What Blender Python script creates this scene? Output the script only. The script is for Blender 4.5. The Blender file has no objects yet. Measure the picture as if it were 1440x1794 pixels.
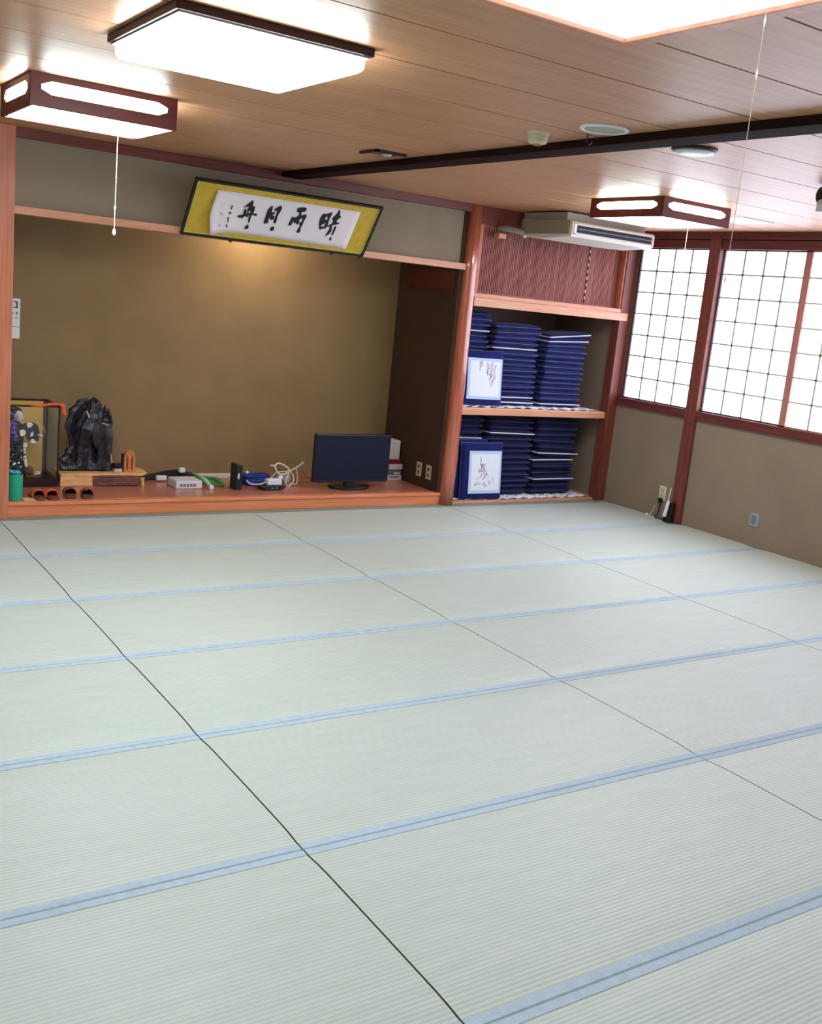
import bpy, math, random
from mathutils import Vector, Matrix
random.seed(7)
S = bpy.context.scene
COL = S.collection
PI = math.pi

# ------------------------------------------------------------------ camera
CAM_POS = Vector((-1.4245, -7.0150, 1.6922))
YAW, PITCH, ROLL = 0.60127, 0.19768, 0.10166
F_PX, CX, CY, IW, IH = 1799.76, 745.34, 889.94, 1440.0, 1794.0
fwd = Vector((math.sin(YAW) * math.cos(PITCH), math.cos(YAW) * math.cos(PITCH), -math.sin(PITCH)))
r0 = Vector((math.cos(YAW), -math.sin(YAW), 0)); u0 = r0.cross(fwd)
right = r0 * math.cos(ROLL) + u0 * math.sin(ROLL)
up = -r0 * math.sin(ROLL) + u0 * math.cos(ROLL)
cd = bpy.data.cameras.new('camera'); cam = bpy.data.objects.new('camera', cd); COL.objects.link(cam)
M3 = Matrix((right, up, -fwd)).transposed()
cam.matrix_world = Matrix.Translation(CAM_POS) @ M3.to_4x4()
cd.sensor_fit = 'VERTICAL'; cd.sensor_height = 36.0; cd.sensor_width = 36.0
cd.lens = F_PX / IH * 36.0
cd.shift_x = (IW / 2 - CX) / IH
cd.shift_y = (CY - IH / 2) / IH
cd.clip_start = 0.05
S.camera = cam

# ------------------------------------------------------------------ world, exposure, light levels
w = bpy.data.worlds.new('world'); S.world = w; w.use_nodes = True
w.node_tree.nodes['Background'].inputs[0].default_value = (0.75, 0.87, 1, 1)
w.node_tree.nodes['Background'].inputs[1].default_value = 0.6
S.view_settings.view_transform = 'Standard'; S.view_settings.look = 'None'
S.view_settings.gamma = 1.0; S.view_settings.exposure = 1.56
S.view_settings.use_curve_mapping = False
LAMP_E = 9.5          # ceiling lamp covers
SKY_E = 0.9           # big panel lamp
SHOJI_E = 1.7         # daylight through the paper
ALCOVE_E = 75.0        # lamp behind the alcove lintel

# ------------------------------------------------------------------ material helpers
def lin(c):
    return tuple(((v / 255) / 12.92 if v / 255 <= 0.04045 else ((v / 255 + 0.055) / 1.055) ** 2.4) for v in c) + (1,)
MATS = {}
def mat(name, rgb, rough=0.6, spec=0.4, metal=0.0, var=0.0, nscale=8.0, stretch=(1, 1, 1), rgb2=None,
        bump=0.0, bscale=60.0, coat=0.0, emit=0.0, ergb=None, sheen=0.0, detail=4.0, lo=0.3, hi=0.7):
    if name in MATS: return MATS[name]
    m = bpy.data.materials.new(name); m.use_nodes = True
    nt = m.node_tree; b = nt.nodes['Principled BSDF']
    b.inputs['Roughness'].default_value = rough
    b.inputs['Specular IOR Level'].default_value = spec
    b.inputs['Metallic'].default_value = metal
    b.inputs['Coat Weight'].default_value = coat
    b.inputs['Sheen Weight'].default_value = sheen
    b.inputs['Base Color'].default_value = lin(rgb)
    if emit:
        b.inputs['Emission Color'].default_value = lin(ergb or rgb); b.inputs['Emission Strength'].default_value = emit
    if var or rgb2 or bump:
        tc = nt.nodes.new('ShaderNodeTexCoord'); mp = nt.nodes.new('ShaderNodeMapping')
        mp.inputs['Scale'].default_value = stretch
        nt.links.new(tc.outputs['Object'], mp.inputs['Vector'])
    if var or rgb2:
        n = nt.nodes.new('ShaderNodeTexNoise'); n.inputs['Scale'].default_value = nscale; n.inputs['Detail'].default_value = detail
        nt.links.new(mp.outputs[0], n.inputs['Vector'])
        r = nt.nodes.new('ShaderNodeValToRGB')
        c1 = rgb; c2 = rgb2 or tuple(max(0, v * (1 - var)) for v in rgb)
        r.color_ramp.elements[0].color = lin(c2); r.color_ramp.elements[1].color = lin(c1)
        r.color_ramp.elements[0].position = lo; r.color_ramp.elements[1].position = hi
        nt.links.new(n.outputs['Fac'], r.inputs['Fac']); nt.links.new(r.outputs['Color'], b.inputs['Base Color'])
    if bump:
        n2 = nt.nodes.new('ShaderNodeTexNoise'); n2.inputs['Scale'].default_value = bscale; n2.inputs['Detail'].default_value = 3
        nt.links.new(mp.outputs[0], n2.inputs['Vector'])
        bp = nt.nodes.new('ShaderNodeBump'); bp.inputs['Strength'].default_value = bump; bp.inputs['Distance'].default_value = 0.01
        nt.links.new(n2.outputs['Fac'], bp.inputs['Height']); nt.links.new(bp.outputs['Normal'], b.inputs['Normal'])
    MATS[name] = m
    return m

def tatami_material():
    m = bpy.data.materials.new('woven_rush'); m.use_nodes = True
    nt = m.node_tree; b = nt.nodes['Principled BSDF']
    b.inputs['Roughness'].default_value = 0.46; b.inputs['Specular IOR Level'].default_value = 0.35
    tc = nt.nodes.new('ShaderNodeTexCoord')
    wv = nt.nodes.new('ShaderNodeTexWave'); wv.wave_type = 'BANDS'; wv.bands_direction = 'Y'
    wv.inputs['Scale'].default_value = 20.0; wv.inputs['Distortion'].default_value = 0.6; wv.inputs['Detail'].default_value = 1
    wv.inputs['Detail Scale'].default_value = 4
    nt.links.new(tc.outputs['Object'], wv.inputs['Vector'])
    mp = nt.nodes.new('ShaderNodeMapping'); mp.inputs['Scale'].default_value = (1.2, 9, 1)
    nt.links.new(tc.outputs['Object'], mp.inputs['Vector'])
    n = nt.nodes.new('ShaderNodeTexNoise'); n.inputs['Scale'].default_value = 3.0; n.inputs['Detail'].default_value = 6
    nt.links.new(mp.outputs[0], n.inputs['Vector'])
    r = nt.nodes.new('ShaderNodeValToRGB')
    r.color_ramp.elements[0].color = lin((190, 202, 196)); r.color_ramp.elements[1].color = lin((200, 209, 205))
    r.color_ramp.elements[0].position = 0.3; r.color_ramp.elements[1].position = 0.75
    nt.links.new(n.outputs['Fac'], r.inputs['Fac'])
    mx = nt.nodes.new('ShaderNodeMix'); mx.data_type = 'RGBA'; mx.blend_type = 'MULTIPLY'; mx.inputs['Factor'].default_value = 0.16
    nt.links.new(r.outputs['Color'], mx.inputs['A']); nt.links.new(wv.outputs['Color'], mx.inputs['B'])
    nt.links.new(mx.outputs['Result'], b.inputs['Base Color'])
    bp = nt.nodes.new('ShaderNodeBump'); bp.inputs['Strength'].default_value = 0.35; bp.inputs['Distance'].default_value = 0.002
    nt.links.new(wv.outputs['Fac'], bp.inputs['Height']); nt.links.new(bp.outputs['Normal'], b.inputs['Normal'])
    return m

def checker_cloth(name, a, c, sc):
    m = bpy.data.materials.new(name); m.use_nodes = True
    nt = m.node_tree; b = nt.nodes['Principled BSDF']; b.inputs['Roughness'].default_value = 0.85
    tc = nt.nodes.new('ShaderNodeTexCoord'); v = nt.nodes.new('ShaderNodeTexVoronoi'); v.inputs['Scale'].default_value = sc
    nt.links.new(tc.outputs['Object'], v.inputs['Vector'])
    r = nt.nodes.new('ShaderNodeValToRGB'); r.color_ramp.elements[0].color = lin(a); r.color_ramp.elements[1].color = lin(c)
    r.color_ramp.elements[0].position = 0.25; r.color_ramp.elements[1].position = 0.5
    nt.links.new(v.outputs['Distance'], r.inputs['Fac']); nt.links.new(r.outputs['Color'], b.inputs['Base Color'])
    return m

def paper_material():
    m = bpy.data.materials.new('lit_paper'); m.use_nodes = True
    nt = m.node_tree; b = nt.nodes['Principled BSDF']
    b.inputs['Base Color'].default_value = lin((240, 244, 246)); b.inputs['Roughness'].default_value = 0.8
    b.inputs['Emission Color'].default_value = lin((226, 230, 255)); b.inputs['Emission Strength'].default_value = SHOJI_E
    return m

def glass_material():
    m = bpy.data.materials.new('case_glass'); m.use_nodes = True
    nt = m.node_tree; nt.nodes.clear()
    o = nt.nodes.new('ShaderNodeOutputMaterial'); mix = nt.nodes.new('ShaderNodeMixShader')
    t = nt.nodes.new('ShaderNodeBsdfTransparent'); g = nt.nodes.new('ShaderNodeBsdfGlossy'); g.inputs['Roughness'].default_value = 0.03
    t.inputs[0].default_value = (0.985, 0.99, 0.985, 1)
    mix.inputs[0].default_value = 0.03
    nt.links.new(t.outputs[0], mix.inputs[1]); nt.links.new(g.outputs[0], mix.inputs[2])
    nt.links.new(mix.outputs[0], o.inputs[0])
    return m

RUSH = tatami_material()
PAPER = paper_material()
GLASS = glass_material()
HERI = mat('blue_cloth_edging', (180, 198, 214), 0.75, 0.25, var=0.06, nscale=45, bump=0.15, bscale=160)
def wood(name, a, b2, stretch, **k):
    d = dict(rough=0.42, spec=0.4, nscale=5.0, bump=0.05, bscale=30); d.update(k)
    return mat(name, a, rgb2=b2, stretch=stretch, **d)
CEIL = wood('ceiling_board', (206, 153, 112), (180, 128, 92), (0.45, 7, 4), rough=0.42, spec=0.9, nscale=4, bump=0.02)
GROOVE = mat('dark_groove', (60, 40, 32), 0.8)
BEAM = wood('dark_beam', (46, 26, 24), (34, 20, 18), (6, 0.5, 6), rough=0.8, spec=0.05)
RED_X = wood('red_brown_timber_along_x', (120, 58, 50), (98, 44, 40), (0.5, 9, 9))
RED_Y = wood('red_brown_timber_along_y', (112, 54, 50), (90, 40, 40), (9, 0.5, 9))
RED_Z = wood('red_brown_timber_upright', (128, 66, 54), (100, 48, 42), (9, 9, 0.5))
CEDAR_X = wood('cedar_along_x', (222, 164, 136), (204, 140, 110), (0.5, 9, 9), rough=0.36)
CEDAR_Z = wood('cedar_upright', (204, 128, 98), (178, 98, 72), (9, 9, 0.5), rough=0.36)
STEPW = wood('alcove_step_timber', (228, 146, 102), (208, 120, 80), (0.4, 9, 9), rough=0.34)
STEPTOP = wood('alcove_floor_board', (190, 122, 102), (170, 102, 84), (0.4, 6, 6), rough=0.25, coat=0.3)
POST = wood('polished_round_log', (196, 106, 78), (150, 70, 52), (8, 8, 0.6), rough=0.24, spec=1.0, coat=1.0)
LATT = wood('lattice_slat', (160, 88, 72), (128, 62, 54), (8, 8, 0.5), rough=0.45)
LBACK = mat('lattice_backing', (104, 54, 48), 0.7)
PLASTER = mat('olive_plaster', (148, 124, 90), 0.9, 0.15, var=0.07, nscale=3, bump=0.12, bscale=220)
PLASTERG = mat('grey_plaster', (150, 136, 118), 0.9, 0.15, var=0.06, nscale=3, bump=0.12, bscale=220)
PLASTERD = mat('shade_darkened_plaster', (70, 54, 44), 0.9, 0.12, var=0.06, nscale=3, bump=0.1, bscale=220)  # alcove side wall: its shade is put into this base colour
PLASTERW = mat('taupe_plaster', (146, 129, 112), 0.9, 0.15, var=0.06, nscale=3, bump=0.12, bscale=220)
LAMPWOOD = wood('lamp_timber', (112, 52, 48), (88, 38, 40), (1, 6, 6), rough=0.4)
LAMPDARK = wood('lamp_base_timber', (62, 36, 36), (48, 28, 30), (1, 6, 6), rough=0.4)
GLOW = mat('lamp_cover', (245, 250, 250), 0.4, emit=LAMP_E, ergb=(244, 255, 255))
GLOWS = mat('panel_lamp_cover', (245, 250, 250), 0.4, emit=SKY_E, ergb=(244, 253, 255))
KUM = mat('lattice_bar_grey', (186, 190, 180), 0.7)
SASH = wood('sash_timber_pink', (178, 122, 110), (156, 100, 92), (9, 9, 0.5))
STRAW = mat('straw_core_end', (128, 136, 110), 0.9)
SHOJIF = mat('sash_timber_grey', (72, 58, 62), 0.5)
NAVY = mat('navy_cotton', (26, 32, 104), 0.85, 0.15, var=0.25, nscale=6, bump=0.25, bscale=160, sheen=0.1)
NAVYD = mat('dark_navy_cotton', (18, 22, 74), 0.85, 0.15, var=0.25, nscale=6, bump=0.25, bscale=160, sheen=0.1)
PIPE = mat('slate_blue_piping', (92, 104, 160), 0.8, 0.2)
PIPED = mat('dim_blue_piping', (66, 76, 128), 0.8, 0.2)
PIPEW = mat('white_piping', (224, 230, 244), 0.8, 0.2)
PRINT = mat('pale_blue_white_cotton', (226, 232, 244), 0.85, 0.15, bump=0.15, bscale=200)
PRINTB = mat('light_blue_cotton_border', (186, 204, 236), 0.85, 0.15)
TWIG = mat('mauve_print', (164, 148, 178), 0.85)
PINK = mat('pink_print', (212, 196, 218), 0.85)
WHITE = mat('white_plastic', (232, 232, 236), 0.35)
CREAM = mat('cream_plastic', (206, 200, 168), 0.45)
BLACK = mat('black_plastic', (22, 22, 26), 0.35)
SCREEN = mat('dark_blue_screen', (17, 24, 48), 0.5, 0.2)
ACW = mat('air_conditioner_shell', (222, 216, 206), 0.4)
ACG = mat('air_conditioner_grey', (150, 146, 134), 0.5)
METAL = mat('brushed_metal', (176, 188, 192), 0.3, metal=0.9)
INK = mat('black_ink', (20, 26, 34), 0.6)
GOLDC = mat('mustard_silk', (212, 178, 60), 0.6, 0.3, var=0.1, nscale=20)
WASHI = mat('white_calligraphy_paper', (236, 226, 232), 0.85)
GOLD = mat('gold_leaf_board', (250, 206, 110), 0.45, 0.5, metal=0.3, var=0.12, nscale=5)
ORANGE = mat('orange_ribbon_satin', (224, 92, 34), 0.4, sheen=0.3)
DARKW = mat('dark_lacquer_timber', (44, 28, 26), 0.3)
ROOT = mat('charred_root', (46, 42, 56), 0.38, 0.5, rgb2=(18, 15, 20), nscale=14, stretch=(2, 2, 0.5), bump=0.6, bscale=25)
SLAB = mat('raw_split_timber', (238, 192, 138), 0.7, rgb2=(216, 160, 104), nscale=12, stretch=(1, 3, 3), bump=0.3, bscale=40)
BARK = mat('mauve_brown_bark', (136, 88, 80), 0.8, rgb2=(96, 58, 58), nscale=20, stretch=(1, 3, 3), bump=0.6, bscale=50)
PLAQ = mat('orange_timber', (220, 134, 78), 0.5, var=0.12, nscale=10)
SLIP_O = mat('tan_orange_leather', (222, 114, 80), 0.45)
SLIP_R = mat('dark_red_leather', (156, 74, 68), 0.45)
SOLE = mat('dark_insole', (112, 66, 54), 0.6)
GREEN = mat('jade_green_ceramic', (36, 172, 136), 0.35)
LEAF = mat('dark_leaf', (24, 44, 44), 0.5)
PURPLE = mat('purple_petal', (120, 92, 180), 0.7)
TEAL = mat('teal_wrap', (60, 168, 184), 0.5)
KIMONO = mat('black_kimono', (26, 26, 40), 0.6)
SKIN = mat('doll_white_skin', (240, 228, 224), 0.5)
CORD = mat('pull_cord', (200, 182, 164), 0.7)
CORDG = mat('green_cable', (70, 158, 84), 0.45)
CORDB = mat('blue_cable', (34, 62, 156), 0.45)
CORDK = mat('black_cable', (24, 28, 36), 0.45)
CORDW = mat('ivory_cable', (216, 206, 192), 0.45)
MAGENTA = mat('crimson_box', (150, 20, 62), 0.5)
GREYP = mat('grey_print', (110, 118, 136), 0.6)
GRILLE = mat('pale_green_grille', (160, 166, 140), 0.6)

# ------------------------------------------------------------------ mesh helpers
class MB:
    def __init__(s): s.v = []; s.f = []; s.m = []
    def add(s, vs, fs, mi=0):
        o = len(s.v); s.v += [tuple(v) for v in vs]
        for f in fs: s.f.append(tuple(i + o for i in f)); s.m.append(mi)
        return s
    def box(s, x0, x1, y0, y1, z0, z1, mi=0):
        vs = [(x, y, z) for z in (z0, z1) for y in (y0, y1) for x in (x0, x1)]
        return s.add(vs, [(0, 2, 3, 1), (4, 5, 7, 6), (0, 1, 5, 4), (2, 6, 7, 3), (0, 4, 6, 2), (1, 3, 7, 5)], mi)
    def prism(s, poly, axis, a, b, mi=0):
        n = len(poly)
        def P(p, t):
            if axis == 'x': return (t, p[0], p[1])
            if axis == 'y': return (p[0], t, p[1])
            return (p[0], p[1], t)
        vs = [P(p, a) for p in poly] + [P(p, b) for p in poly]
        fs = [tuple(range(n - 1, -1, -1)), tuple(range(n, 2 * n))] + [(i, (i + 1) % n, n + (i + 1) % n, n + i) for i in range(n)]
        return s.add(vs, fs, mi)
    def lathe(s, prof, c=(0, 0, 0), n=24, sx=1, sy=1, mi=0, axis='z'):
        vs = []
        for r, z in prof:
            for k in range(n):
                a = 2 * PI * k / n
                p = (r * math.cos(a) * sx, r * math.sin(a) * sy, z)
                if axis == 'y': p = (p[0], p[2], p[1])
                vs.append((c[0] + p[0], c[1] + p[1], c[2] + p[2]))
        fs = []
        for i in range(len(prof) - 1):
            for k in range(n):
                k2 = (k + 1) % n
                fs.append((i * n + k, i * n + k2, (i + 1) * n + k2, (i + 1) * n + k))
        fs.append(tuple(range(n - 1, -1, -1))); L = (len(prof) - 1) * n
        fs.append(tuple(range(L, L + n)))
        return s.add(vs, fs, mi)
    def tube(s, pts, r, n=8, closed=False, mi=0):
        pts = [Vector(p) for p in pts]; N = len(pts)
        rs = r if isinstance(r, (list, tuple)) else [r] * N
        vs = []; prev = None
        for i, p in enumerate(pts):
            if closed: t = pts[(i + 1) % N] - pts[i - 1]
            else: t = pts[min(i + 1, N - 1)] - pts[max(i - 1, 0)]
            if t.length < 1e-9: t = Vector((0, 0, 1))
            t.normalize()
            if prev is None:
                a = Vector((0, 0, 1)) if abs(t.z) < 0.9 else Vector((1, 0, 0))
            else: a = prev
            u = a - t * a.dot(t); u.normalize(); prev = u; v = t.cross(u)
            for k in range(n):
                q = 2 * PI * k / n
                vs.append(p + (u * math.cos(q) + v * math.sin(q)) * rs[i])
        fs = []
        for i in range(N if closed else N - 1):
            j = (i + 1) % N
            for k in range(n):
                k2 = (k + 1) % n
                fs.append((i * n + k, i * n + k2, j * n + k2, j * n + k))
        if not closed:
            fs.append(tuple(range(n - 1, -1, -1))); L = (N - 1) * n; fs.append(tuple(range(L, L + n)))
        return s.add(vs, fs, mi)
    def ball(s, c, r, sx=1, sy=1, sz=1, n=12, mi=0):
        prof = []
        for i in range(1, n):
            a = -PI / 2 + PI * i / n
            prof.append((r * math.cos(a), r * math.sin(a) * sz))
        return s.lathe(prof, c, n * 2, sx, sy, mi)
    def build(s, name, mats, parent=None, smooth=False, bevel=0.0, seg=2, loc=None):
        me = bpy.data.meshes.new(name); me.from_pydata(s.v, [], s.f); me.update()
        mats = mats if isinstance(mats, (list, tuple)) else [mats]
        for m in mats: me.materials.append(m)
        for p, mi in zip(me.polygons, s.m):
            p.material_index = mi; p.use_smooth = smooth
        o = bpy.data.objects.new(name, me); COL.objects.link(o)
        if parent: o.parent = parent
        if loc: o.location = loc
        if bevel:
            b = o.modifiers.new('bevel', 'BEVEL'); b.width = bevel; b.segments = seg; b.limit_method = 'ANGLE'; b.angle_limit = 0.7
        return o

def smoothline(pts, n=6, closed=False):
    P = [Vector(p) for p in pts]; N = len(P); out = []
    for i in range(N if closed else N - 1):
        g = lambda k: P[k % N] if closed else P[max(0, min(N - 1, k))]
        p0, p1, p2, p3 = g(i - 1), g(i), g(i + 1), g(i + 2)
        for j in range(n):
            t = j / n
            out.append(0.5 * ((2 * p1) + (p2 - p0) * t + (2 * p0 - 5 * p1 + 4 * p2 - p3) * t * t + (3 * p1 - p0 - 3 * p2 + p3) * t ** 3))
    if not closed: out.append(P[-1])
    return out

def thing(name, label, cat, loc=(0, 0, 0), group=None):
    o = bpy.data.objects.new(name, None); COL.objects.link(o); o.location = loc; o.empty_display_size = 0.05
    o['label'] = label; o['category'] = cat
    if group: o['group'] = group
    return o
def tag(o, label, cat, group=None):
    o['label'] = label; o['category'] = cat
    if group: o['group'] = group
    return o
def struct(o, label=None, cat=None):
    o['kind'] = 'structure'
    if label: o['label'] = label
    if cat: o['category'] = cat
    return o
def dup(src, parent=None, loc=None):
    c = src.copy(); COL.objects.link(c)
    if parent is not None: c.parent = parent
    if loc is not None: c.location = loc
    for ch in list(src.children):
        dup(ch, c)
    return c

# ================================================================== SETTING
H = 2.5
XR = 5.46
TW, TL = 0.8918, 1.8
# floor under and beyond the mats
struct(MB().box(-3.75, 5.6, -9.1, 1.1, -0.12, -0.055).build('floor', mat('underfloor', (70, 76, 66), 0.9)), 'dark board floor under the tatami mats', 'floor')
# ceiling: long boards with dark grooves between
bm = MB()
g0 = -3.74 - 0.4535 * 12; g = 0.005
for k in range(21):
    y0 = g0 + 0.4535 * k; y1 = min(y0 + 0.4535, 0.12)
    if y0 > 0.1: break
    bm.box(-3.75, 1.95, y0 + g, y1 - g, H, H + 0.015, 0)
    bm.box(1.95, 5.6, y0 + g, y1 - g, H, H + 0.015, 0)
bm.box(-3.75, 5.6, -9.2, 0.12, H + 0.012, H + 0.05, 1)
struct(bm.build('ceiling', [CEIL, GROOVE]), 'brown wood board ceiling with thin dark grooves', 'ceiling')
# dark ceiling beam
struct(MB().box(1.88, 2.03, -9.0, 0.06, 2.463, H).build('trim_1', BEAM, bevel=0.003), 'dark flat beam running along the board ceiling', 'beam')
# wall above the alcove opening
struct(MB().box(0.0, 3.62, 0.09, 0.16, 2.02, H).build('wall_front_panel', PLASTERG), 'grey plaster panel above the alcove opening', 'wall')
struct(MB().box(0.0, 3.62, 0.045, 0.10, 2.438, H).build('trim_2', RED_X, bevel=0.003), 'red brown cornice strip above the alcove panel', 'trim')
struct(MB().box(0.0, 3.62, 0.05, 0.16, 1.975, 2.025).build('trim_3', CEDAR_X, bevel=0.003), 'cedar lintel over the alcove opening', 'lintel')
# left post and wall beyond
struct(MB().box(-0.065, 0.055, 0.0, 0.12, 0, H).build('trim_4', CEDAR_Z, bevel=0.006), 'square cedar post at the left end of the alcove', 'post')
struct(MB().box(-3.75, -0.06, 0.06, 0.14, -0.06, H).build('wall_far', PLASTERG), 'grey plaster wall left of the alcove', 'wall')
struct(MB().box(-3.75, -0.06, 0.03, 0.10, 2.438, H).build('trim_5', RED_X, bevel=0.003), 'red brown cornice left of the alcove', 'trim')
# alcove shell
struct(MB().box(-0.08, 3.62, 1.0, 1.08, 0, H).build('wall_alcove_back', PLASTER), 'olive brown plaster back wall of the alcove', 'wall')
struct(MB().box(-0.08, 0.0, 0.10, 1.02, 0, H).build('wall_alcove_left', PLASTER), 'olive brown left side wall of the alcove', 'wall')
struct(MB().box(3.54, 3.585, 0.08, 1.02, 0, H).build('wall_alcove_right', PLASTERD), 'right side wall of the alcove, shade put into its dark brown', 'wall')
struct(MB().box(0.0, 3.56, 0.14, 1.02, 2.42, H).build('ceiling_alcove', CEIL), 'board ceiling inside the alcove', 'ceiling')
struct(MB().box(-0.02, 3.56, 0.12, 1.02, 0.0, 0.10).build('floor_alcove', STEPTOP), 'raised reddish board floor of the alcove', 'floor')
bm = MB(); bm.prism([(0.072, 0.0), (0.072, 0.074), (0.062, 0.078), (0.062, 0.098), (0.066, 0.102), (0.13, 0.102), (0.13, 0.0)], 'x', 0.055, 3.575)
struct(bm.build('trim_6', STEPW, bevel=0.002), 'orange cedar front edge of the alcove step', 'step edge')
struct(MB().box(3.525, 3.545, 0.13, 0.83, 1.785, 1.80).box(3.525, 3.545, 0.13, 0.83, 1.95, 1.965).box(3.53, 3.545, 0.13, 0.83, 1.80, 1.95)
       .build('trim_7', wood('transom_timber', (92, 40, 34), (70, 30, 28), (6, 0.6, 6)), bevel=0.002), 'dark red transom panel high on the alcove side wall', 'transom')
# round log post
bm = MB(); prof = [(0.069, 0), (0.069, 0.3), (0.066, 1.2), (0.062, 2.0), (0.06, H)]
bm.lathe(prof, (3.635, 0.075, 0), 32)
struct(bm.build('trim_8', POST, smooth=True), 'polished round log post between alcove and cushion closet', 'post')
# right wall: lower plaster, sill, head, posts, windows
struct(MB().box(XR, XR + 0.12, -9.1, 0.06, -0.06, 0.93).build('wall_right', PLASTERW), 'taupe plaster wall under the paper windows', 'wall')
struct(MB().box(XR + 0.06, XR + 0.12, -9.1, 0.06, 0.9, H).build('wall_right_upper', PLASTERW), 'wall behind the paper windows', 'wall')
struct(MB().box(XR - 0.025, XR + 0.06, -9.0, 0.03, 0.925, 1.0).build('trim_9', RED_Y, bevel=0.003), 'dark red sill rail under the paper windows', 'sill')
bm = MB(); bm.box(XR - 0.02, XR + 0.07, -9.0, 0.03, 2.362, 2.435); bm.box(XR - 0.045, XR + 0.07, -9.0, 0.03, 2.44, 2.452); bm.box(XR - 0.03, XR + 0.07, -9.0, 0.03, 2.452, H)
struct(bm.build('trim_10', RED_Y, bevel=0.002), 'dark red head rail above the paper windows', 'head rail')
posts_y = [(-0.965, -0.845), (-3.70, -3.58), (-6.43, -6.31), (-9.0, -8.9)]
for i, (a, b) in enumerate(posts_y):
    struct(MB().box(XR - 0.035, XR + 0.06, a, b, 0, H - 0.04).build('trim_%d' % (11 + i), RED_Z, bevel=0.004),
           ['red brown window post beside the wall outlet', 'red brown window post out of frame', 'red brown window post farther back', 'red brown window post at the room end'][i], 'post')
def shoji(idx, y0, y1, x, lab, light_stile=False, stile0=0.022, stile1=0.022):
    root = MB().box(x - 0.012, x + 0.014, y0, y0 + stile0, 1.0, 2.362).box(x - 0.012, x + 0.014, y1 - stile1, y1, 1.0, 2.362) \
        .box(x - 0.012, x + 0.014, y0, y1, 1.0, 1.012).box(x - 0.012, x + 0.014, y0, y1, 2.352, 2.362) \
        .build('window_%d' % idx, SASH if light_stile else SHOJIF, bevel=0.001)
    struct(root, lab, 'window')
    a, b = y0 + stile0, y1 - stile1
    p = MB().box(x + 0.006, x + 0.010, a, b, 1.012, 2.352).build('paper_pane', PAPER, root)
    k = MB()
    for i in range(1, 4):
        yy = a + (b - a) * i / 4; k.box(x - 0.004, x + 0.006, yy - 0.0085, yy + 0.0085, 1.012, 2.352)
    for i in range(1, 7):
        zz = 1.012 + (2.352 - 1.012) * i / 7; k.box(x - 0.004, x + 0.006, a, b, zz - 0.007, zz + 0.007)
    k.build('lattice', KUM, root)
    return root
shoji(1, -0.845, -0.01, XR + 0.016, 'paper sliding window between the closet corner and the window post')
shoji(2, -1.835, -0.965, XR + 0.030, 'paper sliding window just right of the window post', stile0=0.03, stile1=0.014)
shoji(3, -2.72, -1.80, XR + 0.002, 'paper sliding window at the right picture edge', True, stile1=0.06)
wy = -2.70; n = 4
for a, b in ((-3.58, -2.70), (-4.58, -3.70), (-5.46, -4.56), (-6.31, -5.44), (-7.30, -6.43), (-8.10, -7.28), (-8.9, -8.08)):  # windows out of view, row continued to light the room
    shoji(n, a, b, XR + (0.03 if n % 2 else 0.002), 'unseen paper sliding window farther along the right wall, continued for light'); n += 1
# remaining walls behind the camera
struct(MB().box(-3.83, -3.75, -9.1, 0.14, -0.06, H).build('wall_left', PLASTERG), 'grey plaster wall on the left, out of frame', 'wall')
struct(MB().box(-3.83, 5.6, -9.2, -9.1, -0.06, H).build('wall_back', PLASTERG), 'grey plaster wall behind the viewer', 'wall')
# wall strip around the closet
struct(MB().box(XR - 0.11, XR + 0.04, 0.03, 0.13, 0, H).build('trim_15', RED_Z, bevel=0.004), 'red brown corner post right of the closet', 'post')
struct(MB().box(3.58, 5.6, 1.0, 1.08, 0, H).build('wall_closet_back', PLASTERW), 'plaster wall at the back of the closet', 'wall')
struct(MB().box(5.42, 5.5, 0.12, 1.02, 0, H).build('wall_closet_right', PLASTERW), 'plaster side wall inside the closet', 'wall')

# ================================================================== TATAMI MATS
def make_mat(L):
    """profile across the width, slightly crowned, edges dropping to the cloth bands"""
    hw = TW / 2 - 0.0012
    ys = [-hw, -hw + 0.012, -hw + 0.034, -hw + 0.06, -hw + 0.10, -hw + 0.16, 0, hw - 0.16, hw - 0.10, hw - 0.06, hw - 0.034, hw - 0.012, hw]
    zs = [-0.014, -0.0086, -0.0080, -0.0056, -0.0024, -0.0006, 0, -0.0006, -0.0024, -0.0056, -0.0080, -0.0086, -0.014]
    poly = [(ys[0], -0.054)] + list(zip(ys, zs)) + [(ys[-1], -0.054)]
    b = MB(); b.prism(poly, 'x', -L / 2 + 0.003, L / 2 - 0.003); b.m[0] = b.m[1] = 1
    o = b.build('tatami_mat', [RUSH, STRAW])
    for sgn in (1, -1):
        e = MB()
        pr = [(sgn * (hw + 0.0006), -0.03), (sgn * (hw + 0.0006), -0.012), (sgn * (hw - 0.003), -0.0068), (sgn * (hw - 0.034), -0.0062), (sgn * (hw - 0.034), -0.0092), (sgn * (hw - 0.010), -0.012)]
        e.prism(pr, 'x', -L / 2 + 0.0028, L / 2 - 0.0028)
        e.build('cloth_edging', HERI, o)
    return o
ords = ['first', 'second', 'third', 'fourth', 'fifth', 'sixth', 'seventh']
cols = {-1: (-1.8, 0.0, 'leftmost column'), 0: (0.0, 1.8, 'second column from the left'), 1: (1.8, 3.6, 'third column from the left'), 2: (3.6, 5.458, 'column along the window wall')}
visible = [(r, c) for r in range(7) for c in (-1, 0, 1, 2) if not (r == 6 and c == 2) and not (r == 0 and c == -2)]
protos = {}
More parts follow.
